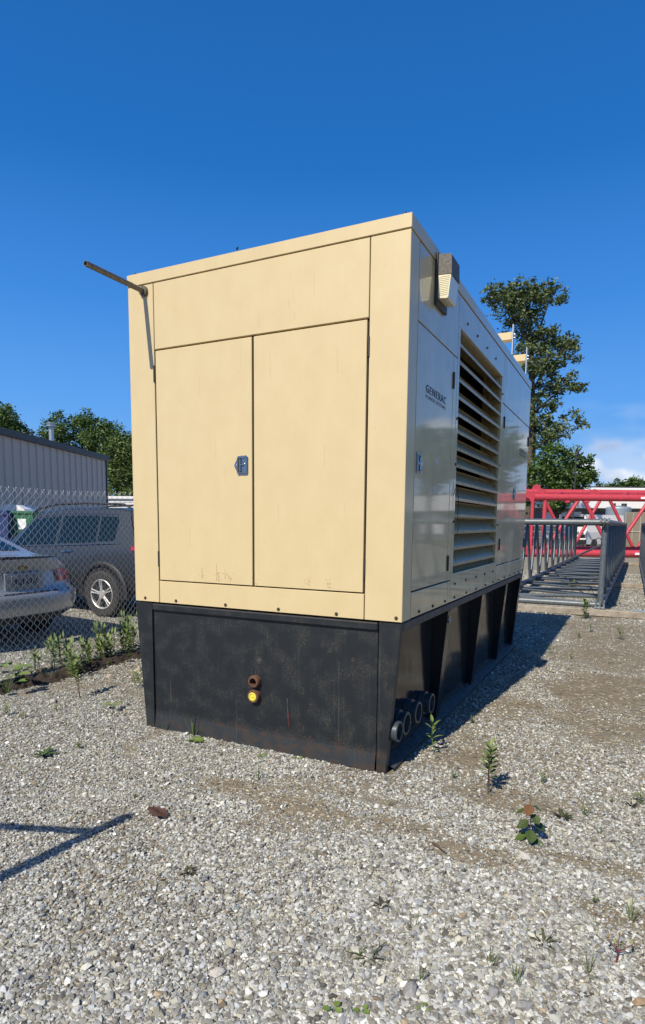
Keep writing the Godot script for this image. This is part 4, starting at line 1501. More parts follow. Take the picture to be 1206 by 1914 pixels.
	s2.quad(Vector3(-0.045, 0.022, -0.05), Vector3(-0.045, 0.022, -4.42), Vector3(-0.119, 0.055, -4.42), Vector3(-0.119, 0.055, -0.05))
	s2.quad(Vector3(-0.045, 0.0, -0.05), Vector3(-0.045, 0.0, -4.42), Vector3(-0.045, 0.022, -4.42), Vector3(-0.045, 0.022, -0.05))
	put("foot_flange", s2, M.tank_flange, tk)
	for k in 4:
		var z: float = [-1.05, -2.20, -3.38, -4.33][k]
		for m in 2:
			var gs := Shape.new()
			var poly := PackedVector2Array([Vector2(-0.119, 0.0), Vector2(-0.082, 0.0), Vector2(-0.006, 0.868), Vector2(-0.119, 0.868)])
			if m == 1:
				for q in poly.size():
					poly[q].x = -GW - poly[q].x
			gs.prism(poly, Transform3D(Basis(), Vector3.ZERO), z - 0.10, z)
			put("gusset", gs, M.tank_paint, tk)
	s2 = Shape.new()
	s2.lathe(Vector3(-0.009, 0.80, -1.10), Vector3.RIGHT, [[0.0, -0.004], [0.016, -0.002], [0.022, 0.004], [0.028, 0.004], [0.028, -0.004]], 14)
	put("lifting_eye", s2, M.chrome_dull, tk)
	# rusty pipe ends in the front sheet, the lower one plugged
	for k in 2:
		var c := Vector3(-1.008 - 0.004 * k, 0.458 - 0.100 * k, -0.012)
		var ps := Shape.new()
		if k == 0:
			ps.lathe(c, Vector3(0, 0, 1), [[0.041, 0.0], [0.041, 0.030], [0.036, 0.040], [0.026, 0.042], [0.027, 0.040], [0.026, -0.020], [0.0, -0.020]], 24)
		else:
			ps.lathe(c, Vector3(0, 0, 1), [[0.043, 0.0], [0.043, 0.032], [0.040, 0.038], [0.030, 0.038], [0.030, 0.030], [0.0, 0.030]], 24)
		var fit := put("pipe_end", ps, M.rusty_steel, tk)
		ps = Shape.new()
		if k == 1:
			ps.lathe(c, Vector3(0, 0, 1), [[0.029, 0.032], [0.029, 0.041], [0.022, 0.043], [0.020, 0.038], [0.009, 0.039], [0.007, 0.042], [0.0, 0.043]], 24)
			put("plug", ps, M.yellow_plastic, tk)
	for c in [Vector2(-0.468, 0.715), Vector2(-0.308, 0.676)]:  # dark discs on the sheet, their colour standing for shade inside the holes
		var hs2 := Shape.new()
		hs2.lathe(Vector3(c.x, c.y, -0.0125), Vector3(0, 0, 1), [[0.015, 0.0], [0.015, 0.003], [0.011, 0.003], [0.010, 0.001], [0.0, 0.001]], 14)
		put("bolt_hole_shade", hs2, M.hinge_steel, tk)
	# conduit couplings out of the tank's side
	for q in [[-0.015, 0.250, 0.058, true], [-0.24, 0.252, 0.067, false], [-0.475, 0.258, 0.067, false], [-0.785, 0.238, 0.066, false]]:
		var cs := Shape.new()
		var r: float = q[2]
		var end := -0.022 if q[3] else -0.03
		cs.lathe(Vector3(-0.118, q[1], q[0] - 0.06 if q[3] else q[0]), Vector3.RIGHT, [[r * 1.22, 0.0], [r * 1.22, 0.040], [r * 1.02, 0.042], [r * 1.02, 0.118 + end - 0.026], [r * 1.10, 0.118 + end - 0.024], [r * 1.10, 0.118 + end - 0.004], [r * 1.05, 0.118 + end], [r * 0.88, 0.118 + end], [r * 0.82, 0.016], [0.0, 0.014]], 26)
		put("conduit_coupling", cs, M.conduit, tk)


# ---------------------------------------------------------------- cars

func section(q: Array, x_of: Callable) -> Array:   # [s, bottom, half width, belt, roof, half width of the roof]: one cross-section, left foot over the roof to right foot
	var half := [Vector2(q[2] * 0.82, q[1]), Vector2(q[2] * 0.975, q[1] + 0.10), Vector2(q[2], lerpf(q[1], q[3], 0.52)), Vector2(q[2] * 0.985, q[3] - 0.10), Vector2(q[2] * 0.94, q[3]),
		Vector2(q[5], q[4] - 0.06), Vector2(q[5] * 0.9, q[4] - 0.014), Vector2(0, q[4])]
	var row := []
	for k in 15:
		var p: Vector2 = half[k] if k < 8 else half[14 - k]
		row.append(Vector3(x_of.call(p.y), p.y, -p.x if k < 8 else p.x))
	return row


func on_body(rows: Array, s: float, j: float, out: float) -> Vector3:   # a point on the lofted body at length s and section position j
	var i := 0
	while i < rows.size() - 2 and rows[i + 1][7].x < s:
		i += 1
	var a: Array = rows[i]
	var b: Array = rows[i + 1]
	var t := clampf((s - a[7].x) / (b[7].x - a[7].x), 0.0, 1.0)
	var k := clampi(int(j), 0, 13)
	var f := j - k
	var p: Vector3 = ((a[k] as Vector3).lerp(b[k], t)).lerp((a[k + 1] as Vector3).lerp(b[k + 1], t), f)
	p.x = s
	var u: Vector3 = ((a[k + 1] as Vector3) - a[k]).normalized()
	var m := u.cross(Vector3.RIGHT).normalized()
	return p + m * out


func strip(rows: Array, s0: float, s1: float, j0: float, j1: float, out: float, lean0 := 0.0, lean1 := 0.0) -> Shape:   # a curved patch laid on the body; lean shears its ends
	var g := []
	for a in 9:
		var row := []
		for b in 5:
			var t := b / 4.0
			var s := lerpf(lerpf(s0, s0 + lean0, t), lerpf(s1, s1 + lean1, t), a / 8.0)
			row.append(on_body(rows, s, lerpf(j0, j1, t), out))
		g.append(row)
	var sh := Shape.new()
	sh.grid(g)
	return sh


func wheel(parent: Node, at: Vector3, r: float, rim: float, side: float, spokes: int) -> void:
	# side: -1 left, 1 right; the wheel's outer face looks that way
	var ax := Vector3(0, 0, side)
	var s := Shape.new()
	s.lathe(at, ax, [[rim, -0.20], [r * 0.95, -0.20], [r, -0.15], [r, -0.05], [r * 0.97, -0.015], [r * 0.90, 0.0], [rim * 1.03, -0.004], [rim, -0.02], [rim, -0.12], [0.0, -0.12]], 30)
	for k in 40:      # tread blocks
		var a := TAU * k / 40.0
		var b := Basis(Vector3(0, 0, 1), a)
		s.box(at + b * Vector3(r, 0, 0) - ax * 0.06, Vector3(0.012, 0.030, 0.05), 0.0, b)
		s.box(at + b * Vector3(r, 0.02, 0) - ax * 0.13, Vector3(0.012, 0.030, 0.05), 0.0, b)
	var w := put("wheel", s, M.tyre, parent)
	s = Shape.new()
	s.lathe(at, ax, [[rim, -0.06], [rim, -0.008], [rim * 0.96, -0.002], [rim * 0.91, -0.012], [rim * 0.90, -0.06]], 30)
	s.lathe(at, ax, [[0.075, -0.05], [0.070, -0.018], [0.045, -0.012], [0.0, -0.010]], 18)
	for k in spokes:
		for d in [-0.11, 0.11]:
			var a := TAU * k / spokes + 0.2
			var p0 := at + Basis(Vector3(0, 0, 1), a + d * 1.6) * Vector3(0.055, 0, 0) - ax * 0.022
			var p1 := at + Basis(Vector3(0, 0, 1), a + d) * Vector3(rim * 0.93, 0, 0) - ax * 0.020
			var dir := (p1 - p0).normalized()
			var b := Basis(dir, ax.cross(dir) * side, Vector3(0, 0, 1))
			s.box((p0 + p1) * 0.5, Vector3((p1 - p0).length(), 0.022, 0.024), 0.006, b)
	put("rim", s, M.alloy, w)
	s = Shape.new()
	s.lathe(at, ax, [[rim * 0.9, -0.09], [0.0, -0.09]], 20)
	put("brake", s, M.lamp_dark, w)


func arch(parent: Node, at: Vector3, r: float, side: float, flare: Material, wide: float, out: float) -> void:
	# a flat dark plate coloured as shade in the wheel opening, and its flare, standing a little proud of the body side
	var poly := PackedVector2Array()
	for k in 21:
		var a := PI * k / 20.0
		poly.append(Vector2(cos(a) * r, sin(a) * r))
	poly.append(Vector2(-r, -0.08))
	poly.append(Vector2(r, -0.08))
	var s := Shape.new()
	s.prism(poly, Transform3D(Basis(), at), -0.16 if side > 0.0 else -out, out if side > 0.0 else 0.16)
	put("wheel_house_shade", s, M.black_plastic, parent)
	s = Shape.new()
	var rows := []
	for k in 25:
		var a := PI * 1.08 * k / 24.0 - PI * 0.04
		var d := Vector3(cos(a), sin(a), 0)
		var z := Vector3(0, 0, side)
		rows.append([at + d * r * 0.99 - z * 0.02, at + d * r + z * (out + 0.015), at + d * (r + wide * 0.75) + z * (out + 0.012), at + d * (r + wide) + z * (out - 0.012)])
	if side < 0.0:
		for row in rows:
			row.reverse()
	s.grid(rows)
	put("arch_flare", s, flare, parent)


func car(called: String, label: String, at: Vector3, turn: float, st: Array, prof: Array, paint: Material) -> Array:
	var t := thing(called, label, "car", at, turn)
	var px := func(y: float) -> float:
		for k in prof.size() - 1:
			if y <= prof[k + 1][0]:
				return lerpf(prof[k][1], prof[k + 1][1], clampf((y - prof[k][0]) / (prof[k + 1][0] - prof[k][0]), 0.0, 1.0))
		return prof[-1][1]
	var rows := []
	for k in st.size():
		var q: Array = st[k]
		if k == 0:
			rows.append(section(q, func(y): return q[0] + px.call(y)))
		else:
			rows.append(section(q, func(_y): return q[0]))
	# finer stations in between, so that the body curves
	var fine := []
	for k in rows.size() - 1:
		for f in 4:
			var u := f / 4.0
			var row := []
			for j in 15:
				var p0: Vector3 = rows[maxi(k - 1, 0)][j]
				var p3: Vector3 = rows[mini(k + 2, rows.size() - 1)][j]
				var c: Vector3 = (rows[k][j] as Vector3).cubic_interpolate(rows[k + 1][j], p0, p3, u)
				c = c.lerp((rows[k][j] as Vector3).lerp(rows[k + 1][j], u), 0.5)
				row.append(c)
			fine.append(row)
	fine.append(rows[-1])
	var s := Shape.new()
	s.grid(fine)
	var rear := func(y: float, u: float, out: float) -> Vector3:   # a point on the rear of the car: height y, u from -1 (left) to 1 (right)
		var r0: Array = rows[0]
		var w: float = r0[0].z
		for j in 7:
			if y >= r0[j].y and y <= r0[j + 1].y:
				w = lerpf(r0[j].z, r0[j + 1].z, (y - r0[j].y) / maxf(0.001, r0[j + 1].y - r0[j].y))
		if y > r0[6].y:
			w = r0[6].z
		return Vector3(px.call(y) + st[0][0] * pow(absf(u), 3.6) - out, y, -w * u)
	var g := []
	var y0: float = st[0][1]
	var y1: float = st[0][4] - 0.014
	for a in 25:
		var row := []
		for b in 23:
			row.append(rear.call(lerpf(y0, y1, a / 24.0), -(b / 22.0 * 2.0 - 1.0), 0.0))
		g.append(row)
	s.grid(g)
	# the floor and the nose
	for k in fine.size() - 1:
		s.quad(fine[k][0], fine[k][14], fine[k + 1][14], fine[k + 1][0])
	var nose: Array = fine[-1]
	for j in 7:
		s.quad(nose[j], nose[j + 1], nose[13 - j], nose[14 - j])
	put("body", s, paint, t)
	return [t, fine, rear]


func rear_patch(rear: Callable, y0: float, y1: float, u0: float, u1: float, out: float) -> Shape:
	var g := []
	for a in 7:
		var row := []
		for b in 9:
			row.append(rear.call(lerpf(y0, y1, a / 6.0), -lerpf(u0, u1, b / 8.0), out))
		g.append(row)
	var s := Shape.new()
	s.grid(g)
	return s


func make_cars() -> void:
	# dark sport utility, its rear towards the fence
	var c := car("sport_utility_car", "dark grey sport utility car with roof rails parked behind the fence", Vector3(-5.22, 0, -4.58), PI,
		[[0.25, 0.36, 0.905, 1.12, 1.69, 0.66], [0.95, 0.34, 0.93, 1.10, 1.725, 0.67], [2.0, 0.33, 0.93, 1.05, 1.725, 0.66], [2.72, 0.33, 0.93, 1.03, 1.64, 0.63], [3.5, 0.33, 0.93, 1.01, 1.07, 0.76], [4.25, 0.36, 0.90, 0.94, 0.98, 0.74], [4.62, 0.44, 0.80, 0.80, 0.86, 0.66]],
		[[0.3, 0.10], [0.48, 0.0], [0.75, 0.02], [1.0, 0.05], [1.3, 0.14], [1.58, 0.30], [1.72, 0.42]], M.graphite_paint)
	var t: Node3D = c[0]
	var b: Array = c[1]
	put("rear_quarter_window", strip(b, 0.62, 1.12, 4.16, 4.84, 0.004, 0.18, 0.03), M.car_glass, t)
	put("rear_door_window", strip(b, 1.17, 2.02, 4.14, 4.86, 0.004, 0.03, -0.02), M.car_glass, t)
	put("front_door_window", strip(b, 2.10, 3.30, 4.12, 4.86, 0.004, -0.02, -0.45), M.car_glass, t)
	put("far_window", strip(b, 0.62, 2.02, 9.16, 9.84, 0.004), M.car_glass, t)
	put("far_window", strip(b, 2.10, 3.20, 9.16, 9.84, 0.004), M.car_glass, t)
	put("windscreen", strip(b, 2.78, 3.46, 5.6, 8.4, 0.004), M.car_glass, t)
	var s := Shape.new()
	var pts := []
	var rad := []
	for k in 12:
		pts.append(on_body(b, lerpf(0.60, 3.3, k / 11.0), 4.08, 0.008))
		rad.append(0.010)
	s.path(pts, rad, 6)
	for seg in [[[0.80, 4.91], [1.8, 4.92]], [[1.8, 4.92], [2.8, 4.92]]]:
		pts = []
		rad = []
		for k in 6:
			pts.append(on_body(b, lerpf(seg[0][0], seg[1][0], k / 5.0), lerpf(seg[0][1], seg[1][1], k / 5.0), 0.006))
			rad.append(0.006)
		s.path(pts, rad, 6)
	put("window_trim", s, M.chrome_dull, t)
	for z in [-1.0, 1.0]:
		s = Shape.new()
		s.path([Vector3(0.62, 1.70, z * 0.60), Vector3(0.78, 1.765, z * 0.60), Vector3(1.6, 1.79, z * 0.60), Vector3(2.3, 1.775, z * 0.59), Vector3(2.75, 1.70, z * 0.58), Vector3(2.9, 1.63, z * 0.58)], [0.016, 0.018, 0.018, 0.018, 0.016, 0.012], 8)
		put("roof_rail", s, M.black_plastic, t)
	for q in [[1.62, 1.85], [2.62, 2.85]]:
		s = Shape.new()
		pts = []
		rad = []
		for k in 6:
			var e := 0.5 - absf(k / 5.0 - 0.5)
			pts.append(on_body(b, lerpf(q[0], q[1], k / 5.0), 3.45, 0.012 + 0.05 * minf(e, 0.25)))
			rad.append(0.014)
		s.path(pts, rad, 8)
		put("door_handle", s, M.chrome, t)
	for q in [1.14, 2.06, 3.16]:
		s = Shape.new()
		pts = []
		rad = []
		for k in 9:
			pts.append(on_body(b, q, lerpf(1.1, 4.1, k / 8.0), 0.0))
			rad.append(0.004)
		s.path(pts, rad, 5)
		put("door_seam", s, M.black_plastic, t)
	put("sill_cladding", strip(b, 1.38, 3.2, 0.1, 1.6, 0.010), M.black_plastic, t)
	put("sill_cladding", strip(b, 0.28, 0.55, 0.1, 1.7, 0.010), M.black_plastic, t)
	put("sill_cladding", strip(b, 1.38, 3.2, 12.4, 13.9, 0.010), M.black_plastic, t)
	for z in [-1.0, 1.0]:
		for x in [0.95, 3.68]:
			arch(t, Vector3(x, 0.37, z * 0.905), 0.425, z, M.black_plastic, 0.085, 0.035)
			wheel(t, Vector3(x, 0.368, z * 0.968), 0.368, 0.235, z, 5)
	put("tail_light", rear_patch(c[2], 0.98, 1.14, 0.62, 0.995, 0.012), M.tail_red, t)
	put("tail_light", rear_patch(c[2], 0.98, 1.14, -0.995, -0.62, 0.012), M.tail_red, t)
	s = strip(b, 0.28, 0.40, 3.4, 4.0, 0.012)
	put("tail_light", s, M.tail_red, t)
	put("rear_window", rear_patch(c[2], 1.18, 1.58, -0.8, 0.8, 0.006), M.car_glass, t)
	put("rear_bumper", rear_patch(c[2], 0.38, 0.66, -0.96, 0.96, 0.02), M.black_plastic, t)
	s = Shape.new()
	s.box(Vector3(3.05, 1.10, -1.02), Vector3(0.12, 0.14, 0.20), 0.04)
	s.tube(Vector3(3.05, 1.05, -0.86), Vector3(3.05, 1.07, -0.98), 0.025, 8)
	put("door_mirror", s, M.black_plastic, t)

	# silver saloon, its rear towards the fence
	c = car("saloon_car", "silver saloon car seen from behind through the fence at the left edge", Vector3(-5.02, 0, -1.46), PI,
		[[0.26, 0.31, 0.885, 0.93, 1.07, 0.73], [0.78, 0.26, 0.915, 0.965, 1.095, 0.75], [1.62, 0.24, 0.925, 0.965, 1.42, 0.60], [2.3, 0.24, 0.925, 0.95, 1.46, 0.59], [3.05, 0.24, 0.925, 0.94, 1.42, 0.58], [3.85, 0.24, 0.92, 0.92, 1.02, 0.74], [4.55, 0.28, 0.88, 0.80, 0.84, 0.70], [4.88, 0.36, 0.76, 0.62, 0.68, 0.62]],
		[[0.30, 0.12], [0.40, 0.03], [0.52, 0.0], [0.64, 0.01], [0.68, 0.07], [0.72, 0.10], [0.90, 0.13], [1.0, 0.10], [1.05, 0.075], [1.08, 0.12]], M.silver_paint)
	t = c[0]
	b = c[1]
	put("tail_light", rear_patch(c[2], 0.765, 0.905, 0.54, 0.99, 0.014), M.tail_red, t)
	put("tail_light", rear_patch(c[2], 0.765, 0.905, -0.99, -0.54, 0.014), M.tail_red, t)
	put("tail_light", strip(b, 0.36, 0.52, 11.0, 11.7, 0.012, 0.0, 0.0), M.tail_red, t)
	put("side_reflector", rear_patch(c[2], 0.66, 0.72, 0.93, 1.0, 0.010), M.tail_clear, t)
	s = Shape.new()
	s.box(Vector3(0.09, 0.79, 0.0), Vector3(0.02, 0.165, 0.36), 0.006)
	var pl := put("number_plate", s, M.plate_grey, t)
	s = Shape.new()
	for q in [[Vector3(0.085, 0.79, 0.0), Vector3(0.018, 0.22, 0.52)]]:
		s.box(q[0] + Vector3(0.012, 0, 0), q[1], 0.01)
	put("plate_recess", s, M.silver_paint, t)
	var tm := TextMesh.new()
	var f := SystemFont.new()
	f.font_names = PackedStringArray(["Droid Sans"])
	f.font_weight = 700
	tm.text = "XQI 47N"
	tm.font = f
	tm.font_size = 64
	tm.depth = 0.4
	tm.pixel_size = 0.01
	var chars := put_mesh("plate_characters", tm, M.print_blue, pl)
	var bb := tm.get_aabb()
	chars.basis = Basis(Vector3.UP, -PI / 2).scaled_local(Vector3(0.30 / bb.size.x, 0.075 / bb.size.y, 0.004))
	chars.position = Vector3(0.079, 0.79 - bb.get_center().y * 0.075 / bb.size.y, -bb.get_center().x * 0.30 / bb.size.x)
	s = Shape.new()
	s.box(Vector3(0.105, 0.955, 0.0), Vector3(0.022, 0.020, 0.125), 0.004)
	s.box(Vector3(0.105, 0.955, 0.005), Vector3(0.022, 0.042, 0.040), 0.004)
	put("emblem", s, M.emblem_gold, t)
	put("rear_window", strip(b, 0.86, 1.56, 5.75, 8.25, 0.006), M.car_glass, t)
	put("bumper_seam", rear_patch(c[2], 0.655, 0.672, -0.985, 0.985, 0.004), M.black_plastic, t)
	put("bumper_foot", rear_patch(c[2], 0.315, 0.40, -0.9, 0.9, 0.008), M.black_plastic, t)
	put("side_window", strip(b, 1.50, 2.25, 4.12, 4.86, 0.004, 0.2, 0.0), M.car_glass, t)
	put("side_window", strip(b, 2.33, 3.4, 4.12, 4.86, 0.004, 0.0, -0.35), M.car_glass, t)
	put("side_window", strip(b, 1.50, 2.25, 9.14, 9.88, 0.004, 0.0, 0.0), M.car_glass, t)
	put("side_window", strip(b, 2.33, 3.2, 9.14, 9.88, 0.004, 0.0, 0.0), M.car_glass, t)
	put("windscreen", strip(b, 3.12, 3.8, 5.6, 8.4, 0.004), M.car_glass, t)
	for z in [-1.0, 1.0]:
		for x in [1.05, 3.88]:
			arch(t, Vector3(x, 0.34, z * 0.90), 0.36, z, M.silver_paint, 0.03, 0.028)
			wheel(t, Vector3(x, 0.335, z * 0.950), 0.335, 0.215, z, 5)


# ---------------------------------------------------------------- crane booms

func bar(called: String, a: Vector3, b: Vector3, r: float, m: Material, parent: Node) -> MeshInstance3D:
	if not M.has("bar_mesh"):
		var s := Shape.new()
		s.tube(Vector3.ZERO, Vector3.UP, 1.0, 12)
		M["bar_mesh"] = s.build()
	var o := put_mesh(called, M["bar_mesh"], m, parent)
	var y := b - a
	var x := y.cross(Vector3.UP if absf(y.normalized().y) < 0.9 else Vector3.RIGHT).normalized()
	o.basis = Basis(x * r, y, x.cross(y).normalized() * r)
	o.position = a
	return o


func zigzag(parent: Node, a0: Vector3, a1: Vector3, b0: Vector3, b1: Vector3, bays: int, r: float, m: Material, phase := 0) -> void:
	# braces that run to and fro between the chords a and b
	for k in bays:
		var t0 := float(k) / bays
		var t1 := float(k + 1) / bays
		if (k + phase) % 2 == 0:
			bar("brace", a0.lerp(a1, t0), b0.lerp(b1, t1), r, m, parent)
		else:
			bar("brace", b0.lerp(b1, t0), a0.lerp(a1, t1), r, m, parent)


func lug(at: Vector3, dir: Vector3, up: Vector3, r: float, m: Material, parent: Node, fork: bool) -> void:
	var b := Basis(dir, up, dir.cross(up))
	var s := Shape.new()
	for k in ([-1.0, 0.0, 1.0] if fork else [0.0]):
		var poly := PackedVector2Array([Vector2(-r, -r), Vector2(r * 1.2, -r), Vector2(r * 2.4, -r * 0.4), Vector2(r * 2.6, r * 0.2), Vector2(r * 2.2, r * 0.8), Vector2(r * 1.2, r), Vector2(-r, r)])
		s.prism(poly, Transform3D(b, at + b.z * k * r * 0.9), -r * 0.22, r * 0.22)
	s.tube(at + b * Vector3(r * 1.7, 0, -r * 1.2), at + b * Vector3(r * 1.7, 0, r * 1.2), r * 0.35, 10)
	put("end_lug", s, m, parent)


func grey_boom(label: String, nl: Vector3, nr: Vector3, fl: Vector3, fr: Vector3, high: float, bays: int) -> void:
	# n: near, f: far, l and r: left and right ends of the bottom chords
	var t := thing("lattice_boom", label, "crane boom", Vector3.ZERO, 0.0, "grey lattice boom sections")
	var m: Material = M.boom_grey
	var up := Vector3.UP * high
	var c := 0.058
	for q in [[nl, fl], [nr, fr], [nl + up, fl + up], [nr + up, fr + up]]:
		bar("chord", q[0], q[1], c, m, t)
	bar("end_bar", nl, nr, 0.052, m, t)
	bar("end_bar", nl + up, nr + up, 0.055, m, t)
	bar("end_bar", fl, fr, 0.05, m, t)
	bar("end_bar", fl + up, fr + up, 0.05, m, t)
	bar("end_post", nl, nl + up, 0.046, m, t)
	bar("end_post", nr, nr + up, 0.046, m, t)
	bar("end_post", fl, fl + up, 0.046, m, t)
	bar("end_post", fr, fr + up, 0.046, m, t)
	zigzag(t, nl, fl, nl + up, fl + up, bays, 0.034, m)
	zigzag(t, nr, fr, nr + up, fr + up, bays, 0.034, m)
	zigzag(t, nl, fl, nr, fr, bays, 0.034, m, 1)
	zigzag(t, nl + up, fl + up, nr + up, fr + up, bays, 0.034, m, 1)
	bar("stay", nr.lerp(fr, 0.02) + up * 0.74, nl.lerp(fl, 0.48) + up * 0.05, 0.02, m, t)
	for q in [nl, nr, nl + up, nr + up]:
		lug(q + Vector3(0, 0, 0.03), Vector3(0, -0.35, 1).normalized() if q.y < 1.0 else Vector3(0, 0, 1), Vector3(0, 1, 0.35).normalized() if q.y < 1.0 else Vector3.UP, 0.066, M.boom_grey, t, true)
	var s := Shape.new()
	var loop := []
	var rad := []
	for k in 13:
		var a := TAU * k / 12.0
		loop.append(nr + up * 0.76 + Vector3(-0.08 + cos(a) * 0.05, sin(a) * 0.075, 0.05))
		rad.append(0.008)
	s.path(loop, rad, 6, false)
	put("shackle", s, M.lamp_dark, t)


func make_booms() -> void:
	grey_boom("long blue grey lattice boom section lying beside the generator on timber beams", Vector3(-1.03, 0.175, -7.95), Vector3(0.755, 0.175, -7.95), Vector3(-0.86, 0.19, -23.6), Vector3(0.93, 0.19, -23.6), 1.385, 22)
	grey_boom("second blue grey lattice boom section cut off by the right edge of the view", Vector3(1.53, 0.175, -9.4), Vector3(3.3, 0.175, -9.4), Vector3(1.52, 0.19, -23.6), Vector3(3.3, 0.19, -23.6), 1.385, 20)
	# timbers
	var beams := [["weathered timber beam under the near ends of the grey booms", Vector3(1.4, 0.06, -7.86), 5.6, 0.02], ["timber beam under the middle of the grey booms", Vector3(1.2, 0.06, -13.4), 5.0, 0.0], ["timber beam under the far ends of the grey booms", Vector3(1.2, 0.06, -23.0), 5.0, 0.0]]
	for k in beams.size():
		var s := Shape.new()
		var half: float = beams[k][2] * 0.5
		s.box(Vector3.ZERO, Vector3(half * 2.0, 0.115, 0.20), 0.012)
		for q in 4:      # drying checks in the near face
			s.box(Vector3(-half + 0.6 + q * 1.3, 0.02 - 0.02 * (q % 2), 0.101), Vector3(0.7, 0.004, 0.003))
		var o := put("timber_beam", s, M.timber)
		o.position = beams[k][1]
		o.rotation.y = beams[k][3]
		tag(o, beams[k][0], "beam", "timber beams under the booms")
	# blue tarp strap lying on the timber at the right edge
	var st := Shape.new()
	st.box(Vector3(1.75, 0.128, -7.84), Vector3(1.0, 0.018, 0.12), 0.006)
	var so := put("blue_plank", st, M.tank_blue_grey)
	tag(so, "thin blue painted plank lying on the near timber beam at the right edge", "plank")

	# the big red boom across the view
	var t := thing("red_lattice_boom", "big red tubular lattice boom lying across the yard behind the grey booms", "crane boom", Vector3.ZERO)
	var m: Material = M.boom_red
	var r := Vector3(0.894, 0, -0.447)
	var away := Vector3(-0.447, 0, -0.894)
	var o := EYE - Vector3(0, 1.5, 0) + away * 29.4 + r * 9.95
	o.y = 0.0
	var len := 12.0
	var a := o + Vector3.UP * 0.20
	var b := o + Vector3.UP * 2.82
	var c := o + away * 2.3 + Vector3.UP * 0.28
	var d := o + away * 2.3 + Vector3.UP * 3.16
	for q in [[a, 0.17], [b, 0.165], [c, 0.17], [d, 0.165]]:
		bar("chord", q[0], q[0] + r * len, q[1], m, t)
	# front lattice: legs at the end, then V shaped braces
	var pitch := 1.66
	bar("end_post", a + r * 0.55, b + r * 0.55, 0.095, m, t)
	bar("end_post", c + r * 0.75, d + r * 0.75, 0.085, m, t)
	for k in 3:
		var x := 0.6 + pitch * 2.0 * k
		bar("brace", a + r * x, b + r * (x + pitch - 0.06), 0.085, m, t)
		bar("brace", b + r * (x + pitch + 0.06), a + r * (x + pitch * 2.0 - 0.05), 0.085, m, t)
		bar("brace", d + r * (x + 0.55), c + r * (x + pitch + 0.5), 0.08, m, t)
		bar("brace", c + r * (x + pitch + 0.6), d + r * (x + pitch * 2.0 + 0.45), 0.08, m, t)
		bar("brace", b + r * x, d + r * (x + pitch), 0.07, m, t)
		bar("brace", a + r * x, c + r * (x + pitch), 0.07, m, t)
	for q in [a, b, c, d]:
		lug(q, -r, Vector3.UP, 0.20, m, t, false)
	for q in [[b, 0.35], [d, 0.2], [d, 0.9], [b, 2.85]]:
		var s := Shape.new()
		s.prism(PackedVector2Array([Vector2(-0.22, 0.0), Vector2(0.22, 0.0), Vector2(0.16, 0.22), Vector2(0.0, 0.28), Vector2(-0.16, 0.22)]), Transform3D(Basis(r, Vector3.UP, r.cross(Vector3.UP)), q[0] + r * q[1] + Vector3.UP * 0.12), -0.06, 0.06)
		put("bracket", s, m, t)
	for q in [[b, 1.6, -0.2], [b, 2.5, -0.2]]:
		var s := Shape.new()
		s.box(q[0] + r * q[1] + Vector3.UP * q[2], Vector3(0.22, 0.14, 0.2), 0.03, Basis(r, Vector3.UP, -away))
		put("bracket", s, m, t)
	for q in [[b, 5.15], [a, 5.05]]:
		var s := Shape.new()
		s.box(q[0] + r * q[1] - away * 0.172, Vector3(0.34, 0.10, 0.012), 0.0, Basis(r, Vector3.UP, -away))
		put("label_plate", s, M.white_plastic, t)


# ---------------------------------------------------------------- plants

func blade_leaf(s: Shape, foot: Vector3, dir: Vector3, length: float, wide: float, droop: float, c: Color, seg := 3) -> void:
	# a leaf folded along its midrib, arching over by droop
	s.col = c
	var side := dir.cross(Vector3.UP).normalized()
	if side.length() < 0.5:
		side = Vector3.RIGHT
	var pts := []
	var p := foot
	var d := dir.normalized()
	for k in seg + 1:
		pts.append(p)
		p += d * length / seg
		d = (d + Vector3.DOWN * droop / seg).normalized()
	for k in seg:
		var w0 := wide * sin(PI * pow((k + 0.02) / seg, 0.8)) * 0.5 + (wide * 0.06 if k == 0 else 0.0)
		var w1 := wide * sin(PI * pow((k + 1.0) / seg, 0.8)) * 0.5
		if k == seg - 1:
			w1 = 0.0
		var up := Vector3.UP * wide * 0.10
		for sd in [-1.0, 1.0]:
			var a: Vector3 = pts[k]
			var b: Vector3 = pts[k + 1]
			var e: Vector3 = b + side * sd * w1 + up * (1.0 if w1 > 0.0 else 0.0)
			var f: Vector3 = a + side * sd * w0 + up
			if w1 > 0.0:
				s.quad(a, b, e, f)
			else:
				s.tri(a, b, f)


func round_leaf(s: Shape, foot: Vector3, dir: Vector3, face: Vector3, size: float, c: Color) -> void:
	s.col = c
	var side := dir.cross(face).normalized()
	var mid := foot + dir * size * 0.5
	var ring := []
	for k in 10:
		var a := TAU * k / 10.0
		var rr := size * 0.5 * (1.0 + 0.10 * cos(a) + 0.05 * sin(a * 4.0) + 0.28 * pow(maxf(cos(a), 0.0), 8.0))
		ring.append(mid + dir * cos(a) * rr + side * sin(a) * rr * 0.9 + face * size * 0.07 * absf(sin(a)))
	for k in 10:
		s.tri(mid, ring[k], ring[(k + 1) % 10])


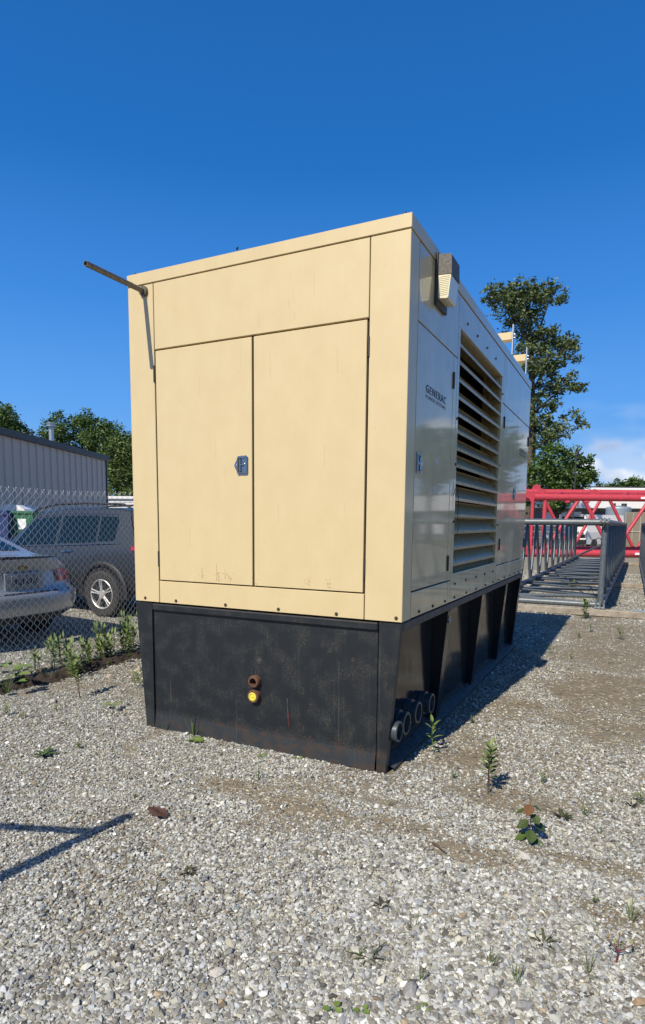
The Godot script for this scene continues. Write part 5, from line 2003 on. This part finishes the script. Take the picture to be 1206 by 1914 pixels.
func plant(kind: String, x: float, z: float, h: float, label: String, sd: int) -> void:
	var r := RandomNumberGenerator.new()
	r.seed = 1000 + sd
	var names := {"lance": ["leafy_weed", "weed"], "lance_tall": ["tall_weed", "weed"], "sapling": ["sapling", "sapling"], "sprig": ["weed_sprig", "weed"], "tuft": ["weed_tuft", "weed"], "dark_rosette": ["dark_weed", "weed"], "rosette": ["rosette_weed", "weed"],
		"grass": ["grass_tuft", "grass tuft"], "round": ["seedling", "seedling"], "broad": ["broad_leaved_weed", "weed"], "starweed": ["sprawling_weed", "weed"], "redstem": ["red_stemmed_weed", "weed"]}
	var groups := {"lance": "leafy weeds in the gravel", "lance_tall": "leafy weeds in the gravel", "sprig": "small weed sprigs in the gravel", "tuft": "small weed sprigs in the gravel", "grass": "grass tufts in the gravel", "rosette": "flat weeds in the gravel", "dark_rosette": "flat weeds in the gravel", "starweed": "flat weeds in the gravel", "round": "seedlings in the gravel", "broad": "broad leaved weeds by the fence"}
	var t := thing(names[kind][0], label, names[kind][1], Vector3(x, rise(x, z) - 0.004, z), 0.0, groups.get(kind, ""))
	var green := Color(0.115, 0.185, 0.035)
	var pale := Color(0.22, 0.28, 0.08)
	var deep := Color(0.045, 0.075, 0.02)
	var dark := Color(0.050, 0.042, 0.026)
	var st := Shape.new()
	var lf := Shape.new()
	lf.tinted = true
	match kind:
		"lance", "lance_tall":
			var tall := kind == "lance_tall"
			var bank := x < -3.0
			var stems := 5 if bank and not tall else 1 if h > 0.16 and z > -0.8 and x > -2.0 and not tall else 2 if tall else 3
			for q in stems:
				var lean := Vector3(r.randf_range(-0.16, 0.16), 1.0, r.randf_range(-0.16, 0.16)) * h * (1.0 if q == 0 else r.randf_range(0.7, 1.0))
				var f := Vector3(r.randf_range(-0.02, 0.02), 0, r.randf_range(-0.02, 0.02)) * float(q) * (1.6 if bank else 1.0)
				st.path([f, f + lean * 0.5 + Vector3(r.randf_range(-0.01, 0.01), 0, 0), f + lean], [0.0032, 0.0026, 0.0012], 5)
				var nodes := int(16 if tall else 13)
				var from := 0.42 if tall else 0.16
				for k in nodes:
					var u := from + (1.0 - from) * k / (nodes - 1.0)
					var len := h * (0.26 if tall else 0.42) * (1.0 - 0.45 * absf(u - 0.72) / 0.6)
					len = minf(len, 0.10)
					var a := k * 2.4 + r.randf() * 0.6
					var lift := lerpf(0.25, 1.3, pow(u, 2.0))
					blade_leaf(lf, f + lean * u, Vector3(cos(a), lift, sin(a)).normalized(), len, len * (0.22 if bank else 0.34), 0.55, green.lerp(pale, r.randf() * (1.1 if bank else 0.8)).lerp(deep, 0.4 * r.randf()))
			put("stem", st, M.stem_brown if tall else M.stem_green, t)
		"sapling":
			st.path([Vector3.ZERO, Vector3(0.006, h * 0.5, 0.0), Vector3(0.0, h * 0.98, -0.01)], [0.0035, 0.003, 0.0015], 6)
			put("stem", st, M.stem_brown, t)
			for k in 13:
				var u := 0.10 + 0.86 * k / 12.0
				var a := k * 2.4 + 0.4
				var sz := h * (0.30 if k < 11 else 0.27) * r.randf_range(0.85, 1.1)
				var d := Vector3(cos(a), 0.25 if k < 11 else 0.6, sin(a)).normalized()
				var one := Shape.new()
				one.tinted = true
				var foot := Vector3(0.003, h * u, 0) + d * h * 0.07
				one.col = Color(0.12, 0.09, 0.04)
				one.path([Vector3(0.003, h * u, 0), foot], [0.0012, 0.0012], 4, false)
				var c := green.lerp(deep, 0.45 + 0.55 * r.randf()) * 0.85
				if k == 11:
					c = Color(0.13, 0.06, 0.02)
				elif k == 12:
					c = Color(0.10, 0.065, 0.03)
				round_leaf(one, foot, Vector3(d.x, -0.6, d.z).normalized(), Vector3(d.x * 0.8 + r.randf_range(-0.4, 0.4), 0.7, d.z * 0.8 + 0.35 + r.randf_range(-0.4, 0.4)).normalized(), sz * r.randf_range(0.7, 1.1), c)
				var o := put("leaf", one, M.leaf_weed, t)
				if k == 11:
					o.set_meta("label", "orange brown leaf near the top")
		"sprig", "tuft":
			var stems := 3 if kind == "sprig" else 6
			for q in stems:
				var a := r.randf() * TAU
				var lean := Vector3(cos(a) * r.randf_range(0.05, 0.6), 1.0, sin(a) * r.randf_range(0.05, 0.6)).normalized() * h * r.randf_range(0.6, 1.0)
				st.path([Vector3.ZERO, lean * 0.6, lean], [0.0016, 0.0013, 0.0008], 4)
				for k in (9 if kind == "sprig" else 4):
					var u := 0.25 + 0.75 * k / 8.0
					var b := k * 2.4 + r.randf()
					blade_leaf(lf, lean * minf(u, 1.0), Vector3(cos(b), r.randf_range(0.4, 1.1), sin(b)).normalized(), maxf(0.010, h * 0.28), maxf(0.004, h * 0.08), 0.3, pale.lerp(deep, r.randf() * 0.8), 2)
			put("stem", st, M.stem_green, t)
		"grass":
			for q in 9:
				var a := r.randf() * TAU
				var out := r.randf_range(0.05, 0.55)
				var l := h * r.randf_range(0.5, 1.05)
				blade_leaf(lf, Vector3(cos(a), 0, sin(a)) * 0.006, Vector3(cos(a) * out, 1.0, sin(a) * out).normalized(), l, clampf(l * 0.035, 0.003, 0.008), r.randf_range(0.1, 0.9), deep.lerp(green, r.randf()).lerp(Color(0.28, 0.24, 0.12), 0.35 * r.randf()), 5)
		"rosette", "round", "broad":
			var n := 9 if kind == "rosette" else 3 if kind == "round" else 11
			for q in n:
				var a := q * 2.4 + r.randf() * 0.4
				var hh: float = h * {"rosette": 0.12, "round": 0.6, "broad": r.randf_range(0.3, 1.0)}[kind]
				var reach: float = h * {"rosette": 0.15, "round": 0.18, "broad": 0.35}[kind]
				var foot := Vector3(cos(a) * reach, hh, sin(a) * reach)
				st.path([Vector3.ZERO, foot * 0.6 + Vector3.UP * hh * 0.2, foot], [0.0018, 0.0014, 0.0012], 4, false)
				var c := green.lerp(pale, r.randf() * 0.6)
				if kind == "rosette":
					blade_leaf(lf, Vector3(0, 0.004, 0), Vector3(cos(a), 0.45, sin(a)).normalized(), h * 0.8, h * 0.26, 0.6, c)
				else:
					round_leaf(lf, foot, Vector3(cos(a), 0.1, sin(a)).normalized(), Vector3(cos(a) * 0.3, 1, sin(a) * 0.3 + 0.25).normalized(), h * (0.55 if kind == "round" else 0.30), c)
			put("stem", st, M.stem_green, t)
		"dark_rosette", "starweed":
			var n := 14 if kind == "dark_rosette" else 9
			for q in n:
				var a := q * 2.4 + r.randf()
				var l := h * r.randf_range(0.6, 1.1)
				var c := dark.lerp(deep, r.randf()).lerp(Color(0.08, 0.02, 0.025), 0.3 * r.randf())
				if x < -1.5:
					c = deep.lerp(green, 0.25 * r.randf())
				var d := Vector3(cos(a), r.randf_range(0.15, 0.9), sin(a)).normalized()
				blade_leaf(lf, Vector3(0, 0.006, 0), d, l, l * (0.28 if kind == "dark_rosette" else 0.12), 0.5, c)
				if kind == "starweed":
					for k in 4:
						blade_leaf(lf, Vector3(0, 0.006, 0) + d * l * (0.3 + 0.2 * k) + Vector3.DOWN * l * 0.05 * k, (d + Vector3(r.randfn(), 0.5, r.randfn()) * 0.6).normalized(), l * 0.26, l * 0.09, 0.3, c.lerp(green, 0.4), 2)
		"redstem":
			st.path([Vector3.ZERO, Vector3(0.004, h * 0.45, 0)], [0.003, 0.0024], 6)
			for q in [[-0.35, 0.95], [0.5, 0.85], [0.05, 1.0], [-0.1, 0.75]]:
				var tip := Vector3(q[0] * h, q[1] * h, r.randf_range(-0.2, 0.2) * h)
				st.path([Vector3(0.004, h * 0.45, 0), tip], [0.002, 0.001], 5)
				for k in 4:
					var a := k * 2.4
					blade_leaf(lf, Vector3(0.004, h * 0.45, 0).lerp(tip, 0.4 + 0.2 * k), Vector3(cos(a), 0.8, sin(a)).normalized(), h * 0.22, h * 0.07, 0.3, pale.lerp(Color(0.25, 0.17, 0.06), r.randf()))
			put("stem", st, M.stem_red, t)
	if lf.v.size():
		var o := put("leaves", lf, M.leaf_weed, t)
		o.set_meta("kind", "stuff")


func make_plants() -> void:
	var list := [
		["lance", 0.085, -0.455, 0.200, "leafy green weed with broad lance leaves beside the black tank corner"],
		["lance_tall", 0.525, -0.024, 0.295, "tallest upright weed with bare lower stem on the open gravel"],
		["sapling", 0.811, 0.440, 0.214, "round leaved sapling with one orange brown leaf at its top"],
		["sprig", 0.786, -0.292, 0.094, "small two stemmed sprig behind the round leaved sapling"],
		["sprig", 0.161, -1.206, 0.089, "small green sprig at the edge of the generator shadow"],
		["tuft", 0.304, -0.122, 0.063, "tiny grey green tuft between the leafy weed and the tallest weed"],
		["sprig", 1.028, 0.015, 0.073, "short bud-like sprig right of the round leaved sapling"],
		["dark_rosette", 0.926, 0.095, 0.061, "low purple weed just right of the round leaved sapling"],
		["sprig", 1.292, -0.255, 0.098, "yellow green sprig at the right edge level with the sapling"],
		["grass", -1.502, 0.029, 0.218, "grass tuft with long blades against the black tank front"],
		["rosette", -1.429, 0.086, 0.096, "bright rosette of leaves under the grass tuft by the tank"],
		["grass", -1.770, 0.019, 0.093, "short grass sprout left of the grass tuft by the tank"],
		["sprig", -1.983, -0.056, 0.120, "yellowing sprig at the left foot of the black tank"],
		["dark_rosette", -2.134, 0.750, 0.103, "dark green low clump alone on the gravel at the left"],
		["tuft", -2.025, 0.563, 0.092, "thin sprig of fine stems right of the dark green clump"],
		["round", -2.457, -0.162, 0.085, "single round leaved seedling left of the tank"],
		["rosette", -0.884, 0.107, 0.055, "small flat rosette against the tank front below the yellow plug"],
		["rosette", -0.666, 0.023, 0.048, "smaller flat rosette against the tank front right of the other"],
		["lance", -4.209, -1.091, 0.260, "upright green weed at the fence left of the thick weed row"],
		["lance", -3.666, -0.809, 0.314, "leafy weed rising through the fence near its dark soil strip"],
		["lance_tall", -2.970, -0.298, 0.347, "light green tall weed in front of the dark soil strip"],
		["lance", -3.849, -1.205, 0.224, "bushy weed at the fence in the middle of the weed row"],
		["lance", -3.876, -1.391, 0.254, "bushy weed behind the fence mesh under the wheel"],
		["lance", -3.859, -1.520, 0.293, "dense weed near the right end of the fence weed row"],
		["lance", -3.950, -1.788, 0.342, "tall dense weed close to the generator at the fence"],
		["lance", -4.076, -2.063, 0.331, "weed touching the generator corner at the end of the weed row"],
		["sprig", -2.754, -0.727, 0.202, "pale yellow green weed close beside the tank corner"],
		["sprig", -2.821, -0.859, 0.148, "small pale weed hiding behind the tank corner"],
		["broad", -3.625, -0.094, 0.271, "broad leaved plant at the left edge by the fence"],
		["broad", -3.929, -0.431, 0.202, "smaller broad leaved plant behind the one at the left edge"],
		["sprig", -3.065, 0.320, 0.124, "short sprig at the left edge below the dark soil strip"],
		["sprig", -2.896, 0.319, 0.098, "leaning sprig right of the left edge sprig"],
		["sprig", -2.824, 0.067, 0.076, "tiny sprout in front of the dark soil strip"],
		["rosette", -0.249, 1.299, 0.032, "tiny bright green seedling alone in the middle foreground gravel"],
		["dark_rosette", 0.373, 1.234, 0.050, "dark leaved rosette in the centre foreground"],
		["grass", 0.526, 1.312, 0.099, "thin grass shoot right of the dark leaved rosette"],
		["rosette", 0.640, 1.280, 0.039, "light green seedling right of the thin grass shoot"],
		["starweed", 0.437, 1.523, 0.085, "sprawling star shaped weed with thin dark leaves in the foreground"],
		["grass", 0.631, 1.552, 0.084, "leaning grass shoot beside the large grey stone"],
		["round", 0.426, 1.790, 0.040, "two leaved seedling at the bottom edge"],
		["round", 0.507, 1.755, 0.033, "upright seedling right of the two leaved seedling"],
		["round", 0.672, 1.661, 0.030, "seedling with one broad leaf at the bottom right of the grey stone"],
		["grass", 0.915, 1.411, 0.109, "tall bent grass shoot in the right foreground"],
		["grass", 0.822, 1.371, 0.098, "straight grass shoot left of the bent grass shoot"],
		["starweed", 0.967, 1.164, 0.065, "low spreading dark weed in the right foreground"],
		["grass", 1.120, 1.240, 0.094, "grass shoot with three blades near the red stem weed"],
		["redstem", 1.202, 1.146, 0.107, "small weed with a red stem near the right edge"],
		["grass", 1.249, 0.880, 0.122, "slanting grass at the right edge of the foreground"],
		["sprig", 1.115, 0.818, 0.047, "small brown green sprig on the right foreground gravel"],
		["dark_rosette", 1.105, 1.365, 0.034, "small dark rosette low in the right foreground"],
		["dark_rosette", -0.445, 1.392, 0.046, "withered dark weed left of the middle foreground"],
		["grass", 0.084, 0.372, 0.069, "fine grass sprout in front of the tank corner"],
		["grass", -0.713, 0.432, 0.138, "very thin grass stalk in front of the tank"],
		["tuft", -1.177, 0.947, 0.047, "tiny tuft above the brown scrap"],
		["sprig", 1.125, -5.614, 0.199, "bushy sprig on the bare ground at the far right"],
		["sprig", 0.723, -6.034, 0.152, "low sprig on the dirt in front of the timber"],
		["tuft", 0.613, -5.502, 0.115, "low tuft on the dirt left of the low sprig"],
		["lance", 0.550, -7.413, 0.296, "weed against the timber beam under the grey lattice boom"],
		["sprig", 0.396, -4.206, 0.113, "small weed by the tip of the generator shadow"],
		["sprig", 0.635, -4.011, 0.085, "tiny weed right of the generator shadow tip"],
		["sprig", 0.063, -10.980, 0.350, "weed growing between the rungs of the grey lattice boom"],
		["tuft", -0.313, -3.880, 0.063, "speck of green in the generator shadow"],
		["sprig", 1.143, -0.213, 0.041, "tiny sprig on the gravel near the right edge"],
		["grass", 1.108, 0.199, 0.078, "dry thin stalks on the gravel right of the sapling"],
		["dark_rosette", 1.248, -0.210, 0.046, "dark low weed under the right edge sprig"],
		["lance", -4.02, -1.05, 0.30, "leafy weed at the fence directly above the tall light green weed"],
		["lance", -3.98, -1.32, 0.24, "leafy weed in the weed row under the rear wheel of the dark car"],
		["lance", -4.10, -1.62, 0.34, "taller leafy weed in the weed row right of the rear wheel"],
		["lance", -3.90, -1.85, 0.30, "leafy weed in front of the last weeds of the row"],
		["lance", -4.15, -2.05, 0.40, "tallest leafy weed of the row just left of the generator"],
		["lance", -3.86, -1.48, 0.18, "low leafy weed on the soil strip in the weed row"],
		["lance", -4.05, -0.72, 0.22, "leafy weed at the left end of the fence weed row"],
		["sprig", -3.95, -0.45, 0.14, "sprig at the fence between the broad leaved plants and the weed row"],
		["sprig", -3.80, -1.75, 0.16, "sprig on the soil strip close to the generator"],
		["grass", -3.95, -0.85, 0.20, "rough grass tuft among the weeds left of the thick weed row"],
		["grass", -3.92, -1.20, 0.24, "rough grass tuft in the middle of the fence weed row"],
		["grass", -3.98, -1.55, 0.22, "rough grass tuft under the rear wheel in the fence weed row"],
		["grass", -4.02, -1.90, 0.26, "rough grass tuft near the right end of the fence weed row"],
		["grass", -3.72, -0.60, 0.14, "short grass tuft on the soil strip left of the light green weed"],
		["tuft", -3.66, -1.30, 0.10, "low tuft on the soil strip under the weed row"],
		["tuft", -3.70, -1.62, 0.11, "low tuft on the soil strip nearest the generator"],
	]
	for k in list.size():
		var q: Array = list[k]
		plant(q[0], q[1], q[2], q[3], q[4], k)


# ---------------------------------------------------------------- things lying on the ground

func make_litter() -> void:
	# soil heaped along the fence foot, coloured dark partly for a shadow there
	var s := Shape.new()
	var rows := []
	for k in 225:
		var z := 2.2 - k * 0.030
		var row := []
		var w := 0.22 + 0.07 * bumps.get_noise_2d(z * 2.0, 3.0)
		var mid := -3.74 + 0.10 * bumps.get_noise_2d(z * 1.1, 50.0) - 0.02 * z
		for j in 19:
			var u := j / 18.0 * 2.0 - 1.0
			var hgt := 0.060 * (1.0 - u * u) * (1.0 + 1.1 * bumps.get_noise_2d(z * 5.0, u * 3.0)) + 0.035 * bumps.get_noise_2d(z * 14.0, u * 6.0) + 0.03 * bumps.get_noise_2d(z * 33.0, u * 14.0)
			row.append(Vector3(mid + u * w * (0.55 + 1.1 * absf(bumps.get_noise_2d(z * 3.0, 9.0 + signf(u))) + 0.25 * bumps.get_noise_2d(z * 12.0, 30.0 + signf(u))), hgt - 0.026, z))
		rows.append(row)
	s.grid(rows)
	structure("soil_strip", s, M.soil, "strip of heaped soil along the foot of the fence, its dark colour partly standing for a shadow")
	var cl := MultiMesh.new()
	cl.transform_format = MultiMesh.TRANSFORM_3D
	cl.mesh = stone_mesh(650, true)
	cl.instance_count = 900
	var cr := RandomNumberGenerator.new()
	cr.seed = 77
	for k in 900:
		var z := cr.randf_range(-4.4, 2.2)
		var x := -3.74 + 0.10 * bumps.get_noise_2d(z * 1.1, 50.0) - 0.02 * z + cr.randfn() * 0.13
		var sz := 0.006 + 0.022 * pow(cr.randf(), 2.5)
		cl.set_instance_transform(k, Transform3D(Basis.from_euler(Vector3(cr.randf() * 3.0, cr.randf() * 6.0, 0)).scaled(Vector3.ONE * sz), Vector3(x, cr.randf_range(0.0, 0.045), z)))
	var clo := MultiMeshInstance3D.new()
	clo.name = "soil_clods"
	clo.multimesh = cl
	clo.material_override = M.soil
	add_child(clo)
	tag(clo, "loose clods of dark soil along the foot of the fence", "", "", "stuff")
	var rocks := [
		[0.816, 0.601, 0.040, "white flattish stone on the dirt patch below the round leaved sapling", 0],
		[0.614, 1.607, 0.038, "large grey stone near the bottom edge right of the middle", 1],
		[-0.143, 1.801, 0.028, "blue grey stone left of the middle in the foreground", 1],
		[1.014, 1.167, 0.026, "rounded grey stone beside the low spreading weed", 1],
		[0.012, 1.822, 0.030, "pale block of stone left of the centre in the foreground", 0],
		[0.766, 1.147, 0.026, "tan stone right of the light green seedling", 2],
		[1.272, 1.323, 0.030, "orange stone in the bottom right corner", 3],
		[0.816, 1.121, 0.020, "smaller tan stone touching the tan stone", 2],
		[-3.242, -0.899, 0.060, "pale rock on the dark soil strip near the generator", 2],
		[-3.063, -0.104, 0.045, "grey rock at the lower edge of the dark soil strip", 0],
		[-3.203, -1.239, 0.055, "pale rock beside the soil strip close to the tank corner", 2],
		[0.369, 0.996, 0.026, "cream stone in the middle of the right foreground", 0],
		[0.850, 1.491, 0.034, "bluish stone low in the right foreground", 1],
		[0.951, 1.501, 0.032, "bluish stone beside the other low bluish stone", 1],
		[0.875, 1.000, 0.026, "white angular stone below the dirt patch on the right", 0],
		[0.473, 1.462, 0.034, "square grey stone left of the large grey stone", 1],
	]
	var tints := [lin(0.60, 0.58, 0.54), lin(0.37, 0.37, 0.365), lin(0.50, 0.44, 0.35), lin(0.40, 0.29, 0.18)]
	var mats := []
	for k in 4:
		var m: StandardMaterial3D = (M.rock as StandardMaterial3D).duplicate()
		m.albedo_color = tints[k]
		mats.append(m)
	for k in rocks.size():
		var q: Array = rocks[k]
		var o := put_mesh("rock", stone_mesh(700 + k, true), mats[q[4]])
		tag(o, q[3], "rock", "larger stones lying on the gravel")
		o.position = Vector3(q[0], rise(q[0], q[1]) + q[2] * 0.30, q[1])
		o.rotation.y = k * 1.7
		o.scale = Vector3(1.0, 0.85, 0.8) * q[2] * 0.85
	# brown scrap
	s = Shape.new()
	rows = []
	for i in 7:
		var row := []
		for j in 12:
			var u := j / 11.0 * 2.0 - 1.0
			var w := (i / 6.0 * 2.0 - 1.0) * (1.0 - pow(absf(u), 2.2)) * 0.045 * (1.0 + 0.3 * bumps.get_noise_2d(u * 6.0, 4.0))
			row.append(Vector3(u * 0.085, 0.018 + 0.012 * bumps.get_noise_2d(u * 9.0, w * 90.0) + 0.016 * (1.0 - u * u) * (0.5 + 0.5 * sin(w * 70.0)), w))
		rows.append(row)
	s.grid(rows)
	var scrap := put("brown_scrap", s, M.leaf_brown)
	scrap.position = Vector3(-0.927, rise(-0.927, 1.047), 1.047)
	scrap.rotation.y = -0.35
	tag(scrap, "crumpled dark brown scrap lying on the gravel near the forked shadow", "scrap")
	# twigs
	var tw := [["thin dry twig lying on the gravel in the middle foreground", Vector3(0.162, 0.012, 1.638), 0.10, 0.35, 0.0025], ["dark stick lying at the edge of the dirt patch left of the sapling", Vector3(0.45, 0.014, 0.70), 0.10, -0.65, 0.005], ["bent dark twig beside the withered weed", Vector3(-0.44, 0.012, 1.36), 0.05, 0.9, 0.002]]
	for k in tw.size():
		s = Shape.new()
		var l: float = tw[k][2]
		var rr: float = tw[k][4]
		s.path([Vector3(-l * 0.5, 0, 0), Vector3(-l * 0.1, rr, 0.003), Vector3(l * 0.5, 0, -0.002)], [rr, rr * 0.9, rr * 0.5], 6)
		var o := put("twig", s, M.stem_brown if k else M.timber)
		o.position = tw[k][1] + Vector3.UP * rise(tw[k][1].x, tw[k][1].z)
		o.rotation.y = tw[k][3]
		tag(o, tw[k][0], "twig", "twigs on the gravel")
